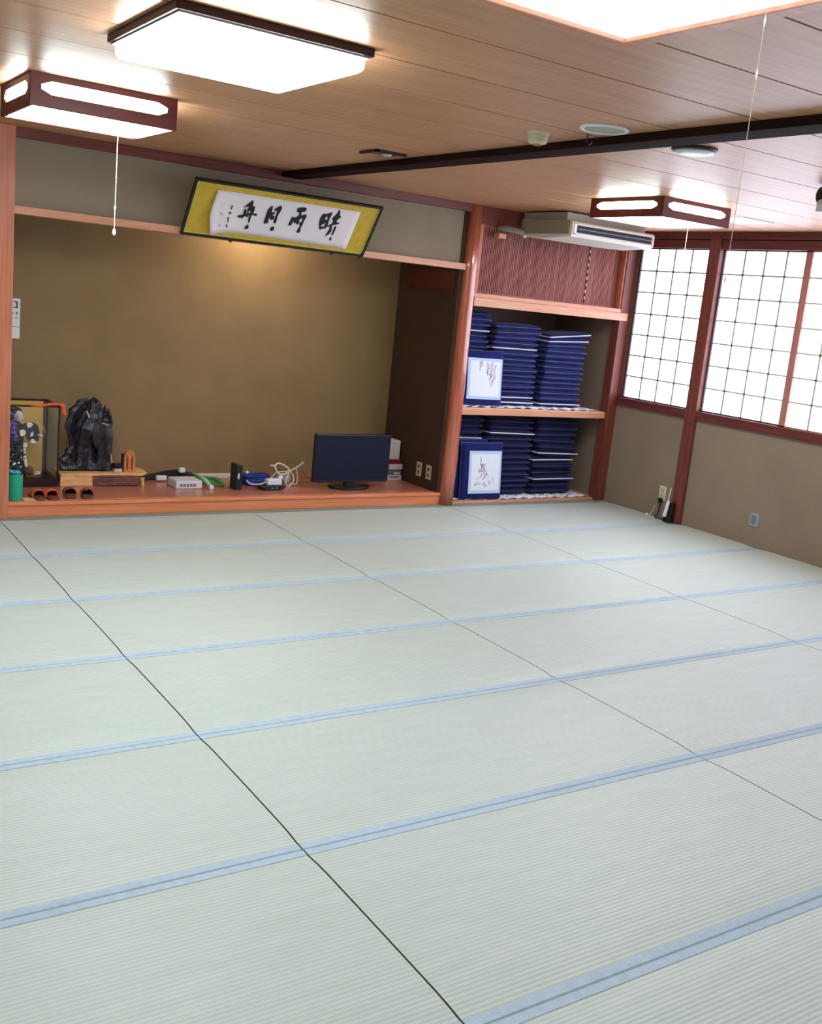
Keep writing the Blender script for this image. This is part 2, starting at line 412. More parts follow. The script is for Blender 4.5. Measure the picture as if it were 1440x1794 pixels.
for r, c in visible:
    x0, x1, cn = cols[c]
    L = x1 - x0
    key = round(L, 3)
    if key not in protos: o = make_mat(L); protos[key] = o
    else: o = dup(protos[key])
    o.location = ((x0 + x1) / 2, -TW * (r + 0.5), 0)
    tag(o, 'pale green tatami mat, %s row out from the alcove, %s' % (ords[r], cn), 'tatami mat', 'tatami mats')
# plain rush floor outside the picture
bm = MB(); bm.box(-3.74, -1.803, -9.05, 0.06, -0.055, -0.002); bm.box(-1.8, 3.597, -9.05, -TW * 7 - 0.003, -0.055, -0.002)
bm.box(3.603, 5.458, -9.05, -TW * 6 - 0.003, -0.055, -0.002)
struct(bm.build('floor_rush', RUSH), 'rush matting of the room outside the picture', 'floor')
struct(MB().box(-3.74, 5.458, 0.0, 0.09, -0.055, -0.0002).build('trim_16', mat('olive_edge_board', (140, 142, 124), 0.6)), 'thin board strip between the mats and the alcove', 'trim')

# ================================================================== CEILING LAMPS
def slot_face(P, L, z0, z1, axis):
    """points of a long eight-sided window in a board of length L"""
    a = L / 2 - 0.045; c = 0.045; h = (z1 - z0) * 0.21; zc = (z0 + z1) / 2 + 0.012
    return [(a, zc + h * 0.35), (a - c, zc + h), (-a + c, zc + h), (-a, zc + h * 0.35), (-a, zc - h * 0.35), (-a + c, zc - h), (a - c, zc - h), (a, zc - h * 0.35)]
def slotted_board(L, z0, z1, t=0.012):
    q = slot_face(None, L, z0, z1, 'x'); e = L / 2
    outer = [(e, q[0][1]), (q[1][0], z1), (q[2][0], z1), (-e, q[3][1]), (-e, q[4][1]), (q[5][0], z0), (q[6][0], z0), (e, q[7][1])]
    corners = {0: (e, z1), 2: (-e, z1), 4: (-e, z0), 6: (e, z0)}
    vs = []; fs = []
    for y in (0, t):
        vs += [(p[0], y, p[1]) for p in q] + [(p[0], y, p[1]) for p in outer] + [(corners[k][0], y, corners[k][1]) for k in (0, 2, 4, 6)]
    cid = {0: 16, 2: 17, 4: 18, 6: 19}
    for off, flip in ((0, False), (20, True)):
        for i in range(8):
            j = (i + 1) % 8
            f = [i, 8 + i] + ([cid[i]] if i in cid else []) + [8 + j, j]
            f = [v + off for v in f]
            fs.append(tuple(f if flip else f[::-1]))
    for i in range(8):
        j = (i + 1) % 8
        fs.append((i, j, 20 + j, 20 + i))
    ring = []
    for i in range(8):
        ring.append(8 + i)
        if i in cid: ring.append(cid[i])
    for i in range(len(ring)):
        a, b = ring[i], ring[(i + 1) % len(ring)]
        fs.append((a, 20 + a, 20 + b, b))
    return vs, fs
def box_lamp(x0, x1, y0, y1, zb, label, cord=None):
    t = thing('ceiling_light', label, 'ceiling light', ((x0 + x1) / 2, (y0 + y1) / 2, H), 'wooden box ceiling lights')
    lx, ly = x1 - x0, y1 - y0; h = H - zb
    for L, rz, dx, dy in ((lx, 0, 0, -ly / 2), (lx, PI, 0, ly / 2), (ly - 0.026, PI / 2, lx / 2, 0), (ly - 0.026, -PI / 2, -lx / 2, 0)):
        vs, fs = slotted_board(L, -h, 0)
        b = MB(); R = Matrix.Rotation(rz, 3, 'Z')
        b.add([R @ Vector(v) + Vector((dx, dy, 0)) for v in vs], fs)
        b.build('side_board', LAMPWOOD, t, bevel=0.0015)
        # groove blocks at the board ends
    d = MB(); d.box(-lx / 2 + 0.016, lx / 2 - 0.016, -ly / 2 + 0.016, ly / 2 - 0.016, -h + 0.008, -0.012)
    d.build('diffuser', GLOW, t)
    if cord:
        cx, cy, ln = cord; cx -= t.location.x; cy -= t.location.y
        c = MB().tube([(cx, cy, -h + 0.01), (cx, cy, -h - ln)], 0.0022 if ln > 0.47 else 0.0014, 8).build('pull_cord', CORD, t)
        k = MB().lathe([(0.003, 0.02), (0.008, 0.012), (0.009, -0.006), (0.004, -0.014)], (cx, cy, -h - ln), 12)
        k.build('cord_knob', mat('white_knob', (226, 218, 206), 0.4), c)
        MB().lathe([(0.003, 0.012), (0.006, 0.004), (0.003, -0.008)], (cx, cy, -h - ln + 0.12), 12).build('cord_joint', mat('white_knob', (226, 218, 206), 0.4), c)
    return t
box_lamp(-0.325, 0.335, -2.06, -1.465, 2.36, 'wooden box ceiling light with glowing slots above the left alcove post', (0.2, -1.6, 0.485))
box_lamp(3.54, 4.175, -2.11, -1.42, 2.375, 'wooden box ceiling light with glowing slots in front of the paper windows', (4.12, -1.8, 0.45))
# large flat lamp
t = thing('ceiling_light', 'large flat rectangular ceiling light with thin dark frame, top left', 'ceiling light', (0.042, -3.455, H))
MB().box(-0.345, 0.345, -0.35, 0.35, -0.028, 0).build('frame', LAMPDARK, t, bevel=0.004)
b = MB(); b.box(-0.333, 0.333, -0.34, 0.34, -0.034, -0.026); b.build('metal_lip', mat('lip', (186, 180, 190), 0.3), t)
b = MB()
prof = [(0.0, -0.03), (0.0, -0.062), (0.006, -0.074), (0.018, -0.082)]
vs = []; fs = []
for ins, z in prof:
    vs += [(-0.322 + ins, -0.328 + ins, z), (0.322 - ins, -0.328 + ins, z), (0.322 - ins, 0.328 - ins, z), (-0.322 + ins, 0.328 - ins, z)]
for i in range(3):
    for k in range(4): fs.append((i * 4 + (k + 1) % 4, i * 4 + k, (i + 1) * 4 + k, (i + 1) * 4 + (k + 1) % 4))
fs.append((15, 14, 13, 12)); fs.append((0, 1, 2, 3)); b.add(vs, fs)
b.build('diffuser', GLOW, t, bevel=0.004)
MB().lathe([(0.004, 0), (0.006, -0.012), (0.002, -0.02)], (-0.17, 0.325, -0.06), 10).build('switch_nub', WHITE, t)
# big panel lamp with cedar frame
t = thing('panel_light', 'big square glowing ceiling panel in a pale cedar frame, top right', 'ceiling light', (0.1, -5.275, H))
b = MB(); s = 0.655
b.box(-s, s, -s, -s + 0.05, -0.035, 0); b.box(-s, s, s - 0.05, s, -0.035, 0); b.box(-s, -s + 0.05, -s + 0.05, s - 0.05, -0.035, 0); b.box(s - 0.05, s, -s + 0.05, s - 0.05, -0.035, 0)
b.build('frame', CEDAR_X, t, bevel=0.003)
MB().box(-s + 0.05, s - 0.05, -s + 0.05, s - 0.05, -0.022, -0.004).build('diffuser', GLOWS, t)
cpts = [(0.44, 0.08, -0.02), (0.44, 0.08, -0.66)]
cxy = (0.5245 - 0.0, 0.125)
c = MB().tube([(cxy[0], cxy[1] - 0.085, -0.02), (cxy[0], cxy[1] - 0.085, -0.68)], 0.0009, 6).build('pull_cord', CORD, t)
for z in (-0.082, -0.2, -0.68):
    MB().lathe([(0.001, 0.012), (0.003, 0.0), (0.001, -0.012)], (cxy[0], cxy[1] - 0.085, z), 10).build('cord_knot', WHITE, c)
# unseen panels added beside and behind the viewer to brighten the room
for (lx, ly, lb_) in ((-2.3, -5.275, 'added unseen glowing ceiling panel left of the viewer'), (3.4, -6.6, 'added unseen glowing ceiling panel right of the viewer'), (-2.3, -7.9, 'added unseen glowing ceiling panel in the rear left corner'), (0.6, -7.9, 'added unseen glowing ceiling panel at the rear middle')):
    tt = dup(t, loc=(lx, ly, H)); tt['label'] = lb_; tt['group'] = 'added brightening panels out of frame'

# small ceiling fittings
t = thing('heat_detector', 'small cream ribbed round detector on the ceiling beside the dark beam', 'detector', (1.66, -3.12, H))
MB().lathe([(0.05, 0), (0.05, -0.014), (0.042, -0.018), (0.046, -0.022), (0.046, -0.03), (0.04, -0.034), (0.044, -0.038), (0.042, -0.05), (0.025, -0.055)], n=28).build('housing', CREAM, t, smooth=False)
MB().lathe([(0.02, -0.054), (0.02, -0.06)], n=20).build('sensor_cap', mat('sensor_brass', (150, 130, 60), 0.4), t)
t = thing('ceiling_speaker', 'round pale green speaker grille in the ceiling left of the dark beam', 'speaker', (1.73, -3.485, H))
MB().lathe([(0.108, 0), (0.108, -0.008), (0.10, -0.012), (0.088, -0.008), (0.086, -0.004)], n=40).build('rim', WHITE, t, smooth=True)
MB().lathe([(0.088, -0.002), (0.088, -0.009), (0.05, -0.0105)], n=36).build('grille', GRILLE, t)
tag(MB().tube(smoothline([(1.80, -3.30, H), (1.80, -3.30, H - 0.03), (1.81, -3.305, H - 0.045), (1.822, -3.31, H - 0.03)], 5), 0.003, 8).build('ceiling_hook', BLACK), 'tiny dark hook in the ceiling below the round speaker', 'hook')
t = thing('emergency_downlight', 'small square dark-framed ceiling fitting with silvery lamp near the beam', 'ceiling fitting', (1.70, -1.665, H))
b = MB(); s = 0.10
b.box(-s, s, -s, -s + 0.02, -0.016, 0); b.box(-s, s, s - 0.02, s, -0.004, 0); b.box(-s, -s + 0.02, -s, s, -0.016, 0); b.box(s - 0.02, s, -s, s, -0.004, 0)
b.build('frame', wood('fitting_frame', (74, 32, 28), (56, 24, 24), (6, 1, 6)), t, bevel=0.002)
MB().box(-0.08, 0.08, -0.08, 0.08, -0.004, -0.001).build('back_plate', wood('fitting_plate', (150, 104, 78), (120, 80, 60), (1, 5, 5)), t)
MB().ball((0.02, 0.0, -0.008), 0.035, sz=0.5).build('lamp', METAL, t, smooth=True)
t = thing('ceiling_downlight', 'round white ceiling disc with dark upper rim beyond the dark beam', 'ceiling fitting', (2.27, -3.51, H))
MB().lathe([(0.105, 0), (0.105, -0.012), (0.096, -0.016), (0.08, -0.014)], n=36).build('rim', mat('dark_rim', (44, 44, 56), 0.4), t, smooth=True)
MB().lathe([(0.09, -0.012), (0.09, -0.020), (0.06, -0.026)], n=36).build('cover', WHITE, t, smooth=True)
t = thing('ceiling_hatch', 'pale square panel flush in the ceiling near the windows', 'ceiling fitting', (4.72, -1.73, H))
MB().box(-0.17, 0.17, -0.17, 0.17, -0.006, 0).build('plate', mat('hatch_plate', (226, 220, 220), 0.4), t, bevel=0.002)
MB().box(-0.02, 0.02, 0.10, 0.16, -0.012, -0.005).build('latch', WHITE, t)
t = thing('spotlight', 'black and white small spotlight on the ceiling at the right edge', 'spotlight', (3.40, -3.42, H))
MB().box(-0.02, 0.02, -0.02, 0.02, -0.03, 0).build('bracket', BLACK, t, bevel=0.003)
MB().lathe([(0.045, -0.055), (0.05, -0.045), (0.05, 0.03), (0.04, 0.04)], (0, 0.0, -0.055), 24, axis='y').build('housing', BLACK, t, smooth=True)
MB().lathe([(0.02, -0.14), (0.045, -0.135), (0.045, -0.075), (0.03, -0.07)], (0.0, 0, -0.0), 20).build('bulb', WHITE, t, smooth=True)

# lamp hidden behind the alcove lintel
t = thing('alcove_light', 'small lamp fixed behind the alcove lintel', 'alcove light', (2.1, 0.62, 2.25))
MB().box(-0.2, 0.2, -0.04, 0.04, 0.02, 0.175).build('base', WHITE, t)
tube = MB().lathe([(0.012, -0.15), (0.014, -0.14), (0.014, 0.14), (0.012, 0.15)], (0, 0, 0), 14)
tube.v = [(v[2], v[1], v[0]) for v in tube.v]
tube.build('tube', mat('warm_tube', (255, 236, 200), 0.4, emit=ALCOVE_E, ergb=(255, 232, 196)), t, smooth=True)

# ================================================================== CALLIGRAPHY FRAME
FH = 0.4405
fr = thing('framed_calligraphy', 'black-framed brush calligraphy on mustard silk, leaning out above the alcove', 'framed calligraphy', (1.144, 0.045, 1.979))
fr.rotation_euler = (math.atan2(0.362, -0.251), 0, 0)      # local x along the frame, local y up the frame, local z towards the room
FWD = 1.452
b = MB(); e = 0.018
b.box(0, FWD, 0, e, -0.012, 0.012); b.box(0, FWD, FH - e, FH, -0.012, 0.012); b.box(0, e, e, FH - e, -0.012, 0.012); b.box(FWD - e, FWD, e, FH - e, -0.012, 0.012)
b.build('frame', mat('black_lacquer', (22, 20, 22), 0.25), fr, bevel=0.002)
bd = MB().box(e, FWD - e, e, FH - e, -0.008, -0.002).build('silk_mount', GOLDC, fr)
b = MB()
for (a0, a1, c0, c1) in ((e, FWD - e, e, e + 0.006), (e, FWD - e, FH - e - 0.006, FH - e), (e, e + 0.006, e, FH - e), (FWD - e - 0.006, FWD - e, e, FH - e)):
    b.box(a0, a1, c0, c1, -0.002, 0.002)
b.build('gilt_slip', mat('gilt_line', (226, 208, 120), 0.4), fr)
# paper: left edge and lower left corner lift off the silk
cols_p = [(0.170, 0.378, 0.036, 0.030), (0.200, 0.3775, 0.036, 0.020), (0.245, 0.377, 0.042, 0.011), (0.300, 0.377, 0.052, 0.005), (0.36, 0.376, 0.059, 0.002), (0.43, 0.376, 0.061, 0.0012), (0.85, 0.374, 0.054, 0.0012), (1.20, 0.373, 0.048, 0.0025), (1.24, 0.373, 0.0475, 0.005), (1.288, 0.373, 0.047, 0.001)]
vs = []; nr = 8
for (u, vt, vb, lift) in cols_p:
    for k in range(nr + 1):
        q = k / nr; v = vt + (vb - vt) * q
        uu = u + (0.028 * ((abs(q - 0.45) - 0.45)) + 0.03 * max(0, q - 0.6) / 0.4 if u < 0.21 else 0)
        lz = lift * (0.25 + 0.75 * min(1, q * 1.6)) if u < 0.4 else lift * (1 if 0.3 < q < 0.95 else 0.4)
        vs.append((uu, v, lz))
fs = []
for i in range(len(cols_p) - 1):
    for k in range(nr):
        a = i * (nr + 1) + k; fs.append((a, a + 1, a + nr + 2, a + nr + 1))
pp = MB().add(vs, fs).build('paper_sheet', WASHI, fr, smooth=True)
sm = pp.modifiers.new('thickness', 'SOLIDIFY'); sm.thickness = 0.0008
CH = [
 [[(0.442, 0.334), (0.436, 0.333), (0.392, 0.273), (0.403, 0.277), (0.433, 0.286), (0.45, 0.297), (0.447, 0.328)], [(0.402, 0.26), (0.399, 0.241), (0.401, 0.222), (0.396, 0.182), (0.41, 0.197), (0.423, 0.222), (0.417, 0.25), (0.409, 0.262)], [(0.433, 0.286), (0.422, 0.27), (0.422, 0.254), (0.432, 0.226), (0.446, 0.219), (0.434, 0.243), (0.439, 0.253), (0.448, 0.248), (0.449, 0.239), (0.444, 0.235), (0.452, 0.226), (0.47, 0.235), (0.473, 0.262), (0.469, 0.29), (0.446, 0.291)], [(0.367, 0.202), (0.374, 0.188), (0.391, 0.191), (0.427, 0.209), (0.465, 0.222), (0.497, 0.22), (0.504, 0.231), (0.492, 0.237), (0.45, 0.231), (0.423, 0.222), (0.396, 0.214)], [(0.413, 0.217), (0.436, 0.198), (0.437, 0.211), (0.428, 0.226)], [(0.448, 0.219), (0.454, 0.171), (0.457, 0.159), (0.466, 0.165), (0.464, 0.215), (0.464, 0.225)], [(0.458, 0.142), (0.444, 0.117), (0.448, 0.104), (0.459, 0.104), (0.472, 0.115), (0.471, 0.128), (0.463, 0.141)]],
 [[(0.588, 0.314), (0.569, 0.274), (0.57, 0.235), (0.571, 0.182), (0.577, 0.168), (0.605, 0.181), (0.598, 0.213), (0.609, 0.227), (0.6, 0.304), (0.596, 0.313)], [(0.659, 0.327), (0.64, 0.317), (0.62, 0.295), (0.622, 0.28), (0.639, 0.283), (0.642, 0.256), (0.641, 0.213), (0.644, 0.186), (0.661, 0.184), (0.661, 0.222), (0.657, 0.238), (0.669, 0.299), (0.665, 0.318)], [(0.597, 0.245), (0.609, 0.264), (0.627, 0.273), (0.625, 0.253), (0.615, 0.245), (0.633, 0.238), (0.636, 0.218), (0.619, 0.204), (0.602, 0.22)], [(0.654, 0.156), (0.638, 0.146), (0.637, 0.122), (0.653, 0.116), (0.664, 0.129), (0.661, 0.149)]],
 [[(0.79, 0.327), (0.787, 0.306), (0.795, 0.298), (0.809, 0.294), (0.817, 0.278), (0.829, 0.288), (0.828, 0.301), (0.853, 0.312), (0.856, 0.33), (0.847, 0.342), (0.815, 0.339)], [(0.768, 0.255), (0.762, 0.189), (0.769, 0.181), (0.783, 0.187), (0.786, 0.235), (0.776, 0.253)], [(0.779, 0.246), (0.801, 0.257), (0.818, 0.28), (0.831, 0.284), (0.843, 0.271), (0.849, 0.283), (0.867, 0.286), (0.876, 0.274), (0.871, 0.244), (0.866, 0.185), (0.86, 0.177), (0.845, 0.198), (0.842, 0.217), (0.853, 0.222), (0.852, 0.249), (0.84, 0.249), (0.83, 0.234), (0.838, 0.212), (0.825, 0.197), (0.809, 0.212), (0.802, 0.199), (0.791, 0.221)], [(0.851, 0.179), (0.845, 0.139), (0.852, 0.13), (0.865, 0.134), (0.869, 0.155), (0.861, 0.177)]],
 [[(1.0, 0.314), (0.989, 0.293), (0.989, 0.243), (1.013, 0.183), (1.028, 0.19), (1.015, 0.215), (1.027, 0.233), (1.035, 0.242), (1.027, 0.272), (1.019, 0.313)], [(1.058, 0.335), (1.032, 0.319), (1.017, 0.309), (1.036, 0.293), (1.044, 0.282), (1.041, 0.235), (1.039, 0.211), (1.021, 0.208), (1.026, 0.193), (1.055, 0.197), (1.064, 0.223), (1.061, 0.281), (1.065, 0.324)], [(1.011, 0.254), (1.039, 0.27), (1.048, 0.255), (1.029, 0.237)], [(1.11, 0.36), (1.103, 0.33), (1.081, 0.288), (1.089, 0.277), (1.095, 0.251), (1.07, 0.227), (1.059, 0.218), (1.072, 0.214), (1.106, 0.233), (1.149, 0.251), (1.144, 0.262), (1.13, 0.26), (1.123, 0.278), (1.145, 0.309), (1.138, 0.316), (1.132, 0.319), (1.121, 0.356)], [(1.086, 0.226), (1.09, 0.195), (1.078, 0.137), (1.088, 0.141), (1.11, 0.174), (1.102, 0.224)], [(1.134, 0.229), (1.124, 0.216), (1.124, 0.156), (1.135, 0.151), (1.14, 0.214)], [(1.125, 0.134), (1.12, 0.111), (1.129, 0.102), (1.136, 0.109), (1.135, 0.127)]],
]
SIG = [[(0.3, 0.278), (0.301, 0.248), (0.307, 0.247), (0.309, 0.271)], [(0.303, 0.227), (0.296, 0.212), (0.307, 0.205), (0.313, 0.217)], [(0.3, 0.182), (0.299, 0.167), (0.309, 0.166), (0.307, 0.181)], [(0.302, 0.163), (0.305, 0.145), (0.312, 0.145), (0.308, 0.163)], [(0.302, 0.125), (0.304, 0.112), (0.318, 0.099), (0.315, 0.114)]]
def area(P): return sum(P[i - 1][0] * P[i][1] - P[i][0] * P[i - 1][1] for i in range(len(P)))
def ink(polys, z, name, m):
    b = MB()
    for i, P in enumerate(polys):
        P = P if area(P) > 0 else P[::-1]
        P = [(q_.x, q_.y) for q_ in smoothline([(u_, v_, 0) for u_, v_ in P], 4, closed=True)]
        b.prism(P, 'z', z - 0.0006 + i * 0.00008, z + 0.0012 + i * 0.00008)
    return b.build(name, m, pp)
for polys in CH: ink(polys, 0.0035, 'brush_character', INK)
for P in SIG: ink([P], 0.0075, 'signature_stroke', mat('grey_ink', (80, 62, 74), 0.7))
for (u, v, z) in ((0.243, 0.203, 0.0125), (0.258, 0.112, 0.0125)):
    MB().box(u - 0.008, u + 0.008, v - 0.008, v + 0.008, z, z + 0.001).build('seal_stamp', mat('faint_seal', (206, 190, 188), 0.8), pp)
for u in (0.37, 1.18, 1.43):
    MB().box(u - 0.008, u + 0.008, -0.012, 0.004, -0.01, 0.016).build('frame_hook', mat('hook_iron', (40, 34, 32), 0.4), fr)

# ================================================================== CALENDAR
t = thing('wall_calendar', 'narrow white wall calendar with dark picture band beside the left post', 'calendar', (0.20, 0.992, 1.27))
MB().box(-0.115, 0.115, -0.004, 0.006, -0.145, 0.145).build('page', WHITE, t)
b = MB(); b.box(-0.10, 0.098, -0.006, -0.004, 0.075, 0.125)
pic = b.build('picture_band', mat('dark_picture', (70, 62, 96), 0.6), t)
b = MB(); b.ball((0.062, -0.006, 0.10), 0.022, sx=1.2, sy=0.08, n=8); b.ball((-0.03, -0.006, 0.10), 0.02, sx=1.2, sy=0.08, n=8)
b.build('picture_light_patch', mat('pale_patch', (226, 220, 232), 0.6), pic)
b = MB()
for dx in (-0.06, -0.02, 0.02, 0.055, 0.085): b.box(dx, dx + 0.012, -0.0055, -0.004, 0.03, 0.048); b.box(dx, dx + 0.008, -0.0055, -0.004, 0.0, 0.012)
b.build('printed_marks', mat('grey_marks', (110, 106, 112), 0.7), t)
MB().box(-0.115, 0.115, -0.0055, -0.004, -0.062, -0.057).build('fold_line', mat('fold_grey', (160, 152, 170), 0.7), t)

# ================================================================== CLOSET
cl = thing('closet', 'built-in cedar closet with slatted sliding doors and two cushion shelves', 'closet', (3.72, 0.08, 0))
ox, oy = 3.72, 0.08
def cb(name, m, x0, x1, y0, y1, z0, z1, bev=0.003, par=cl):
    return MB().box(x0 - ox, x1 - ox, y0 - oy, y1 - oy, z0, z1).build(name, m, par, bevel=bev)
X0, X1 = 3.59, 5.42
b = MB(); b.prism([(0.02 - oy, 1.695), (0.02 - oy, 1.762), (0.032 - oy, 1.768), (0.032 - oy, 1.80), (0.14 - oy, 1.80), (0.14 - oy, 1.695)], 'x', 3.68 - ox, 5.44 - ox)
b.build('lower_door_rail', CEDAR_X, cl, bevel=0.003)
cb('upper_board', CEDAR_X, X0, X1, 0.14, 1.0, 1.70, 1.74)
cb('header', RED_X, 3.66, 5.36, 0.04, 0.13, 2.36, H)
cb('left_stile', CEDAR_Z, 3.685, 3.73, 0.06, 0.13, 1.80, 2.36)
cb('right_stile', CEDAR_Z, 5.335, 5.362, 0.04, 0.10, 1.80, 2.36)
b = MB(); b.prism([(0.055 - oy, 0.785), (0.055 - oy, 0.835), (0.065 - oy, 0.845), (1.0 - oy, 0.845), (1.0 - oy, 0.78), (0.06 - oy, 0.78)], 'x', X0 - ox, X1 - ox)
b.build('shelf', CEDAR_X, cl, bevel=0.004)
cb('threshold', CEDAR_X, 3.70, X1, 0.072, 1.0, 0.0, 0.022)
def lattice_door(x0, x1, y, lab):
    d = MB().box(x0 - ox, x1 - ox, y + 0.012 - oy, y + 0.018 - oy, 1.80, 2.36).build('slatted_door', LBACK, cl)
    b = MB(); n = int((x1 - x0) / 0.0175)
    for i in range(n):
        xx = x0 + (x1 - x0) * (i + 0.5) / n
        wd = 0.0058 + random.uniform(-0.0012, 0.0015)
        b.box(xx - wd - ox, xx + wd - ox, y - oy, y + 0.013 - oy, 1.80, 2.36)
    b.build('slats', LATT, d)
    b = MB(); b.box(x0 - ox, x1 - ox, y - 0.002 - oy, y + 0.018 - oy, 1.80, 1.815); b.box(x0 - ox, x1 - ox, y - 0.002 - oy, y + 0.018 - oy, 2.335, 2.36)
    b.build('door_rail', LATT, d)
    return d
lattice_door(3.73, 4.58, 0.082, ''); lattice_door(4.55, 5.335, 0.104, '')
# gap between the two doors, seen as a dark joint with pale flecks
b = MB()
for i in range(9): b.box(4.944 - ox, 4.954 - ox, 0.098 - oy, 0.104 - oy, 1.82 + i * 0.058, 1.85 + i * 0.058)
b.build('door_joint', mat('dark_joint', (40, 22, 22), 0.7), cl)
b = MB()
for i in range(9): b.box(4.945 - ox, 4.953 - ox, 0.097 - oy, 0.104 - oy, 1.85 + i * 0.058, 1.878 + i * 0.058)
b.build('joint_flecks', mat('pale_flecks', (224, 196, 176), 0.7), cl)

# shelf cloths
def cloth(x0, x1, y0, y1, z, lab):
    vs = []; nx, ny = 60, 6
    for j in range(ny + 1):
        for i in range(nx + 1):
            x = x0 + (x1 - x0) * i / nx; y = y0 + (y1 - y0) * j / ny
            if j == 0: y += 0.012 * math.sin(i * 0.9) - 0.006
            vs.append((x, y, z + 0.006 + (0.006 * math.sin(i * 1.3) * (1 if j < 2 else 0.2))))
    fs = [(j * (nx + 1) + i, j * (nx + 1) + i + 1, (j + 1) * (nx + 1) + i + 1, (j + 1) * (nx + 1) + i) for j in range(ny) for i in range(nx)]
    o = MB().add(vs, fs).build('shelf_cloth', checker_cloth('blue_white_print', (96, 140, 176), (222, 226, 236), 26), smooth=True)
    s = o.modifiers.new('thickness', 'SOLIDIFY'); s.thickness = 0.004
    tag(o, lab, 'cloth')
cloth(3.62, 5.25, 0.085, 0.85, 0.848, 'blue and white patterned cloth lying on the upper shelf under the cushions')
cloth(3.74, 5.30, 0.10, 0.85, 0.026, 'blue and white patterned cloth lying on the closet floor under the cushions')

# ================================================================== FLOOR CUSHIONS
def cushion_mesh(wd, dp, h, n=14, po=10):
    vs = []; idx = {}
    def T(u, v): return (max(0, 1 - abs(u) ** po) * max(0, 1 - abs(v) ** po)) ** 0.33
    for s in (1, -1):
        for j in range(n + 1):
            for i in range(n + 1):
                u = math.sin((i / n - 0.5) * PI); v = math.sin((j / n - 0.5) * PI)
                z = s * h / 2 * T(u, v)
                pin = 1 - 0.035 * (1 - T(u * 0.98, v * 0.98)) * (1 - (abs(u * v)) ** 2)
                idx[(s, i, j)] = len(vs); vs.append((u * wd / 2 * pin, v * dp / 2 * pin, z))
    fs = []
    for j in range(n):
        for i in range(n):
            fs.append((idx[(1, i, j)], idx[(1, i + 1, j)], idx[(1, i + 1, j + 1)], idx[(1, i, j + 1)]))
            fs.append((idx[(-1, i, j + 1)], idx[(-1, i + 1, j + 1)], idx[(-1, i + 1, j)], idx[(-1, i, j)]))
    ring = [idx[(1, i, 0)] for i in range(n)] + [idx[(1, n, j)] for j in range(n)] + [idx[(1, i, n)] for i in range(n, 0, -1)] + [idx[(1, 0, j)] for j in range(n, 0, -1)]
    return vs, fs, [vs[k] for k in ring]
def make_cushion(wd, dp, h, m, pm, pr=0.0035):
    vs, fs, ring = cushion_mesh(wd, dp, h)
    o = MB().add(vs, fs).build('floor_cushion', m, smooth=True)
    ring = [(x * 0.995, y * 0.995, z) for x, y, z in ring]
    MB().tube(ring, pr, 6, closed=True).build('piping', pm, o, smooth=True)
    return o
nth = ['bottom', 'second', 'third', 'fourth', 'fifth', 'sixth', 'seventh', 'eighth', 'ninth', 'tenth', 'eleventh', 'twelfth', 'thirteenth', 'fourteenth', 'fifteenth', 'sixteenth', 'seventeenth', 'eighteenth']
def stack(xc, yc, wd, dp, z0, z1, n, shelf, which, whites, dark=False, tilt=None, shifts=None, used=[]):
    h = (z1 - z0) / n
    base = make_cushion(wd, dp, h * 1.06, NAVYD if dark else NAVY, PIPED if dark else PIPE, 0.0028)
    wbase = None; first = True
    for i in range(n):
        iw = i in whites
        if iw:
            if wbase is None: wbase = make_cushion(wd, dp, h * 1.06, NAVYD if dark else NAVY, PIPEW, 0.0055); o = wbase
            else: o = dup(wbase)
        else:
            if first: o = base; first = False
            else: o = dup(base)
        sx = random.uniform(-0.012, 0.012); sy = random.uniform(-0.018, 0.018)
        if shifts and i in shifts: sx += shifts[i]
        o.location = (xc + sx, yc + sy, z0 + h * (i + 0.5))
        o.rotation_euler = (random.uniform(-0.006, 0.012), -(tilt[i] if tilt and i in tilt else random.uniform(-0.008, 0.008)), random.uniform(-0.03, 0.03))
        pos = 'bottom one' if i == 0 else ('top one' if i == n - 1 else nth[i] + ' from the bottom')
        tag(o, '%snavy floor cushion, %s, %s stack, %s' % ('white-edged ' if iw else '', pos, which, shelf), 'floor cushion',
            'floor cushions stacked on the %s' % shelf)
US, LS = 'upper closet shelf', 'closet floor'
zu, zl = 0.862, 0.040
stack(3.815, 0.46, 0.43, 0.48, zu, 1.655, 17, US, 'left', {13}, shifts={16: -0.01, 10: 0.01})
stack(4.315, 0.42, 0.50, 0.48, zu, 1.575, 15, US, 'middle', {0, 1, 10}, tilt={14: 0.02, 13: 0.03, 12: 0.02})
stack(4.885, 0.42, 0.475, 0.48, zu, 1.535, 14, US, 'right', {0, 12, 13}, tilt={13: 0.10, 12: 0.05, 11: 0.03}, shifts={13: 0.045, 12: 0.02})
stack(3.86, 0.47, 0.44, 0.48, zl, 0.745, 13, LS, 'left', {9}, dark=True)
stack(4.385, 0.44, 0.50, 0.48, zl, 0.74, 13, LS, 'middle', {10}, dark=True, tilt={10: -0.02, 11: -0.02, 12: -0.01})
stack(4.915, 0.43, 0.49, 0.48, zl, 0.745, 12, LS, 'right', {2, 5, 6}, dark=True, tilt={6: -0.03, 7: -0.04, 8: -0.03}, shifts={6: 0.03, 7: 0.03, 0: 0.02, 1: 0.02})

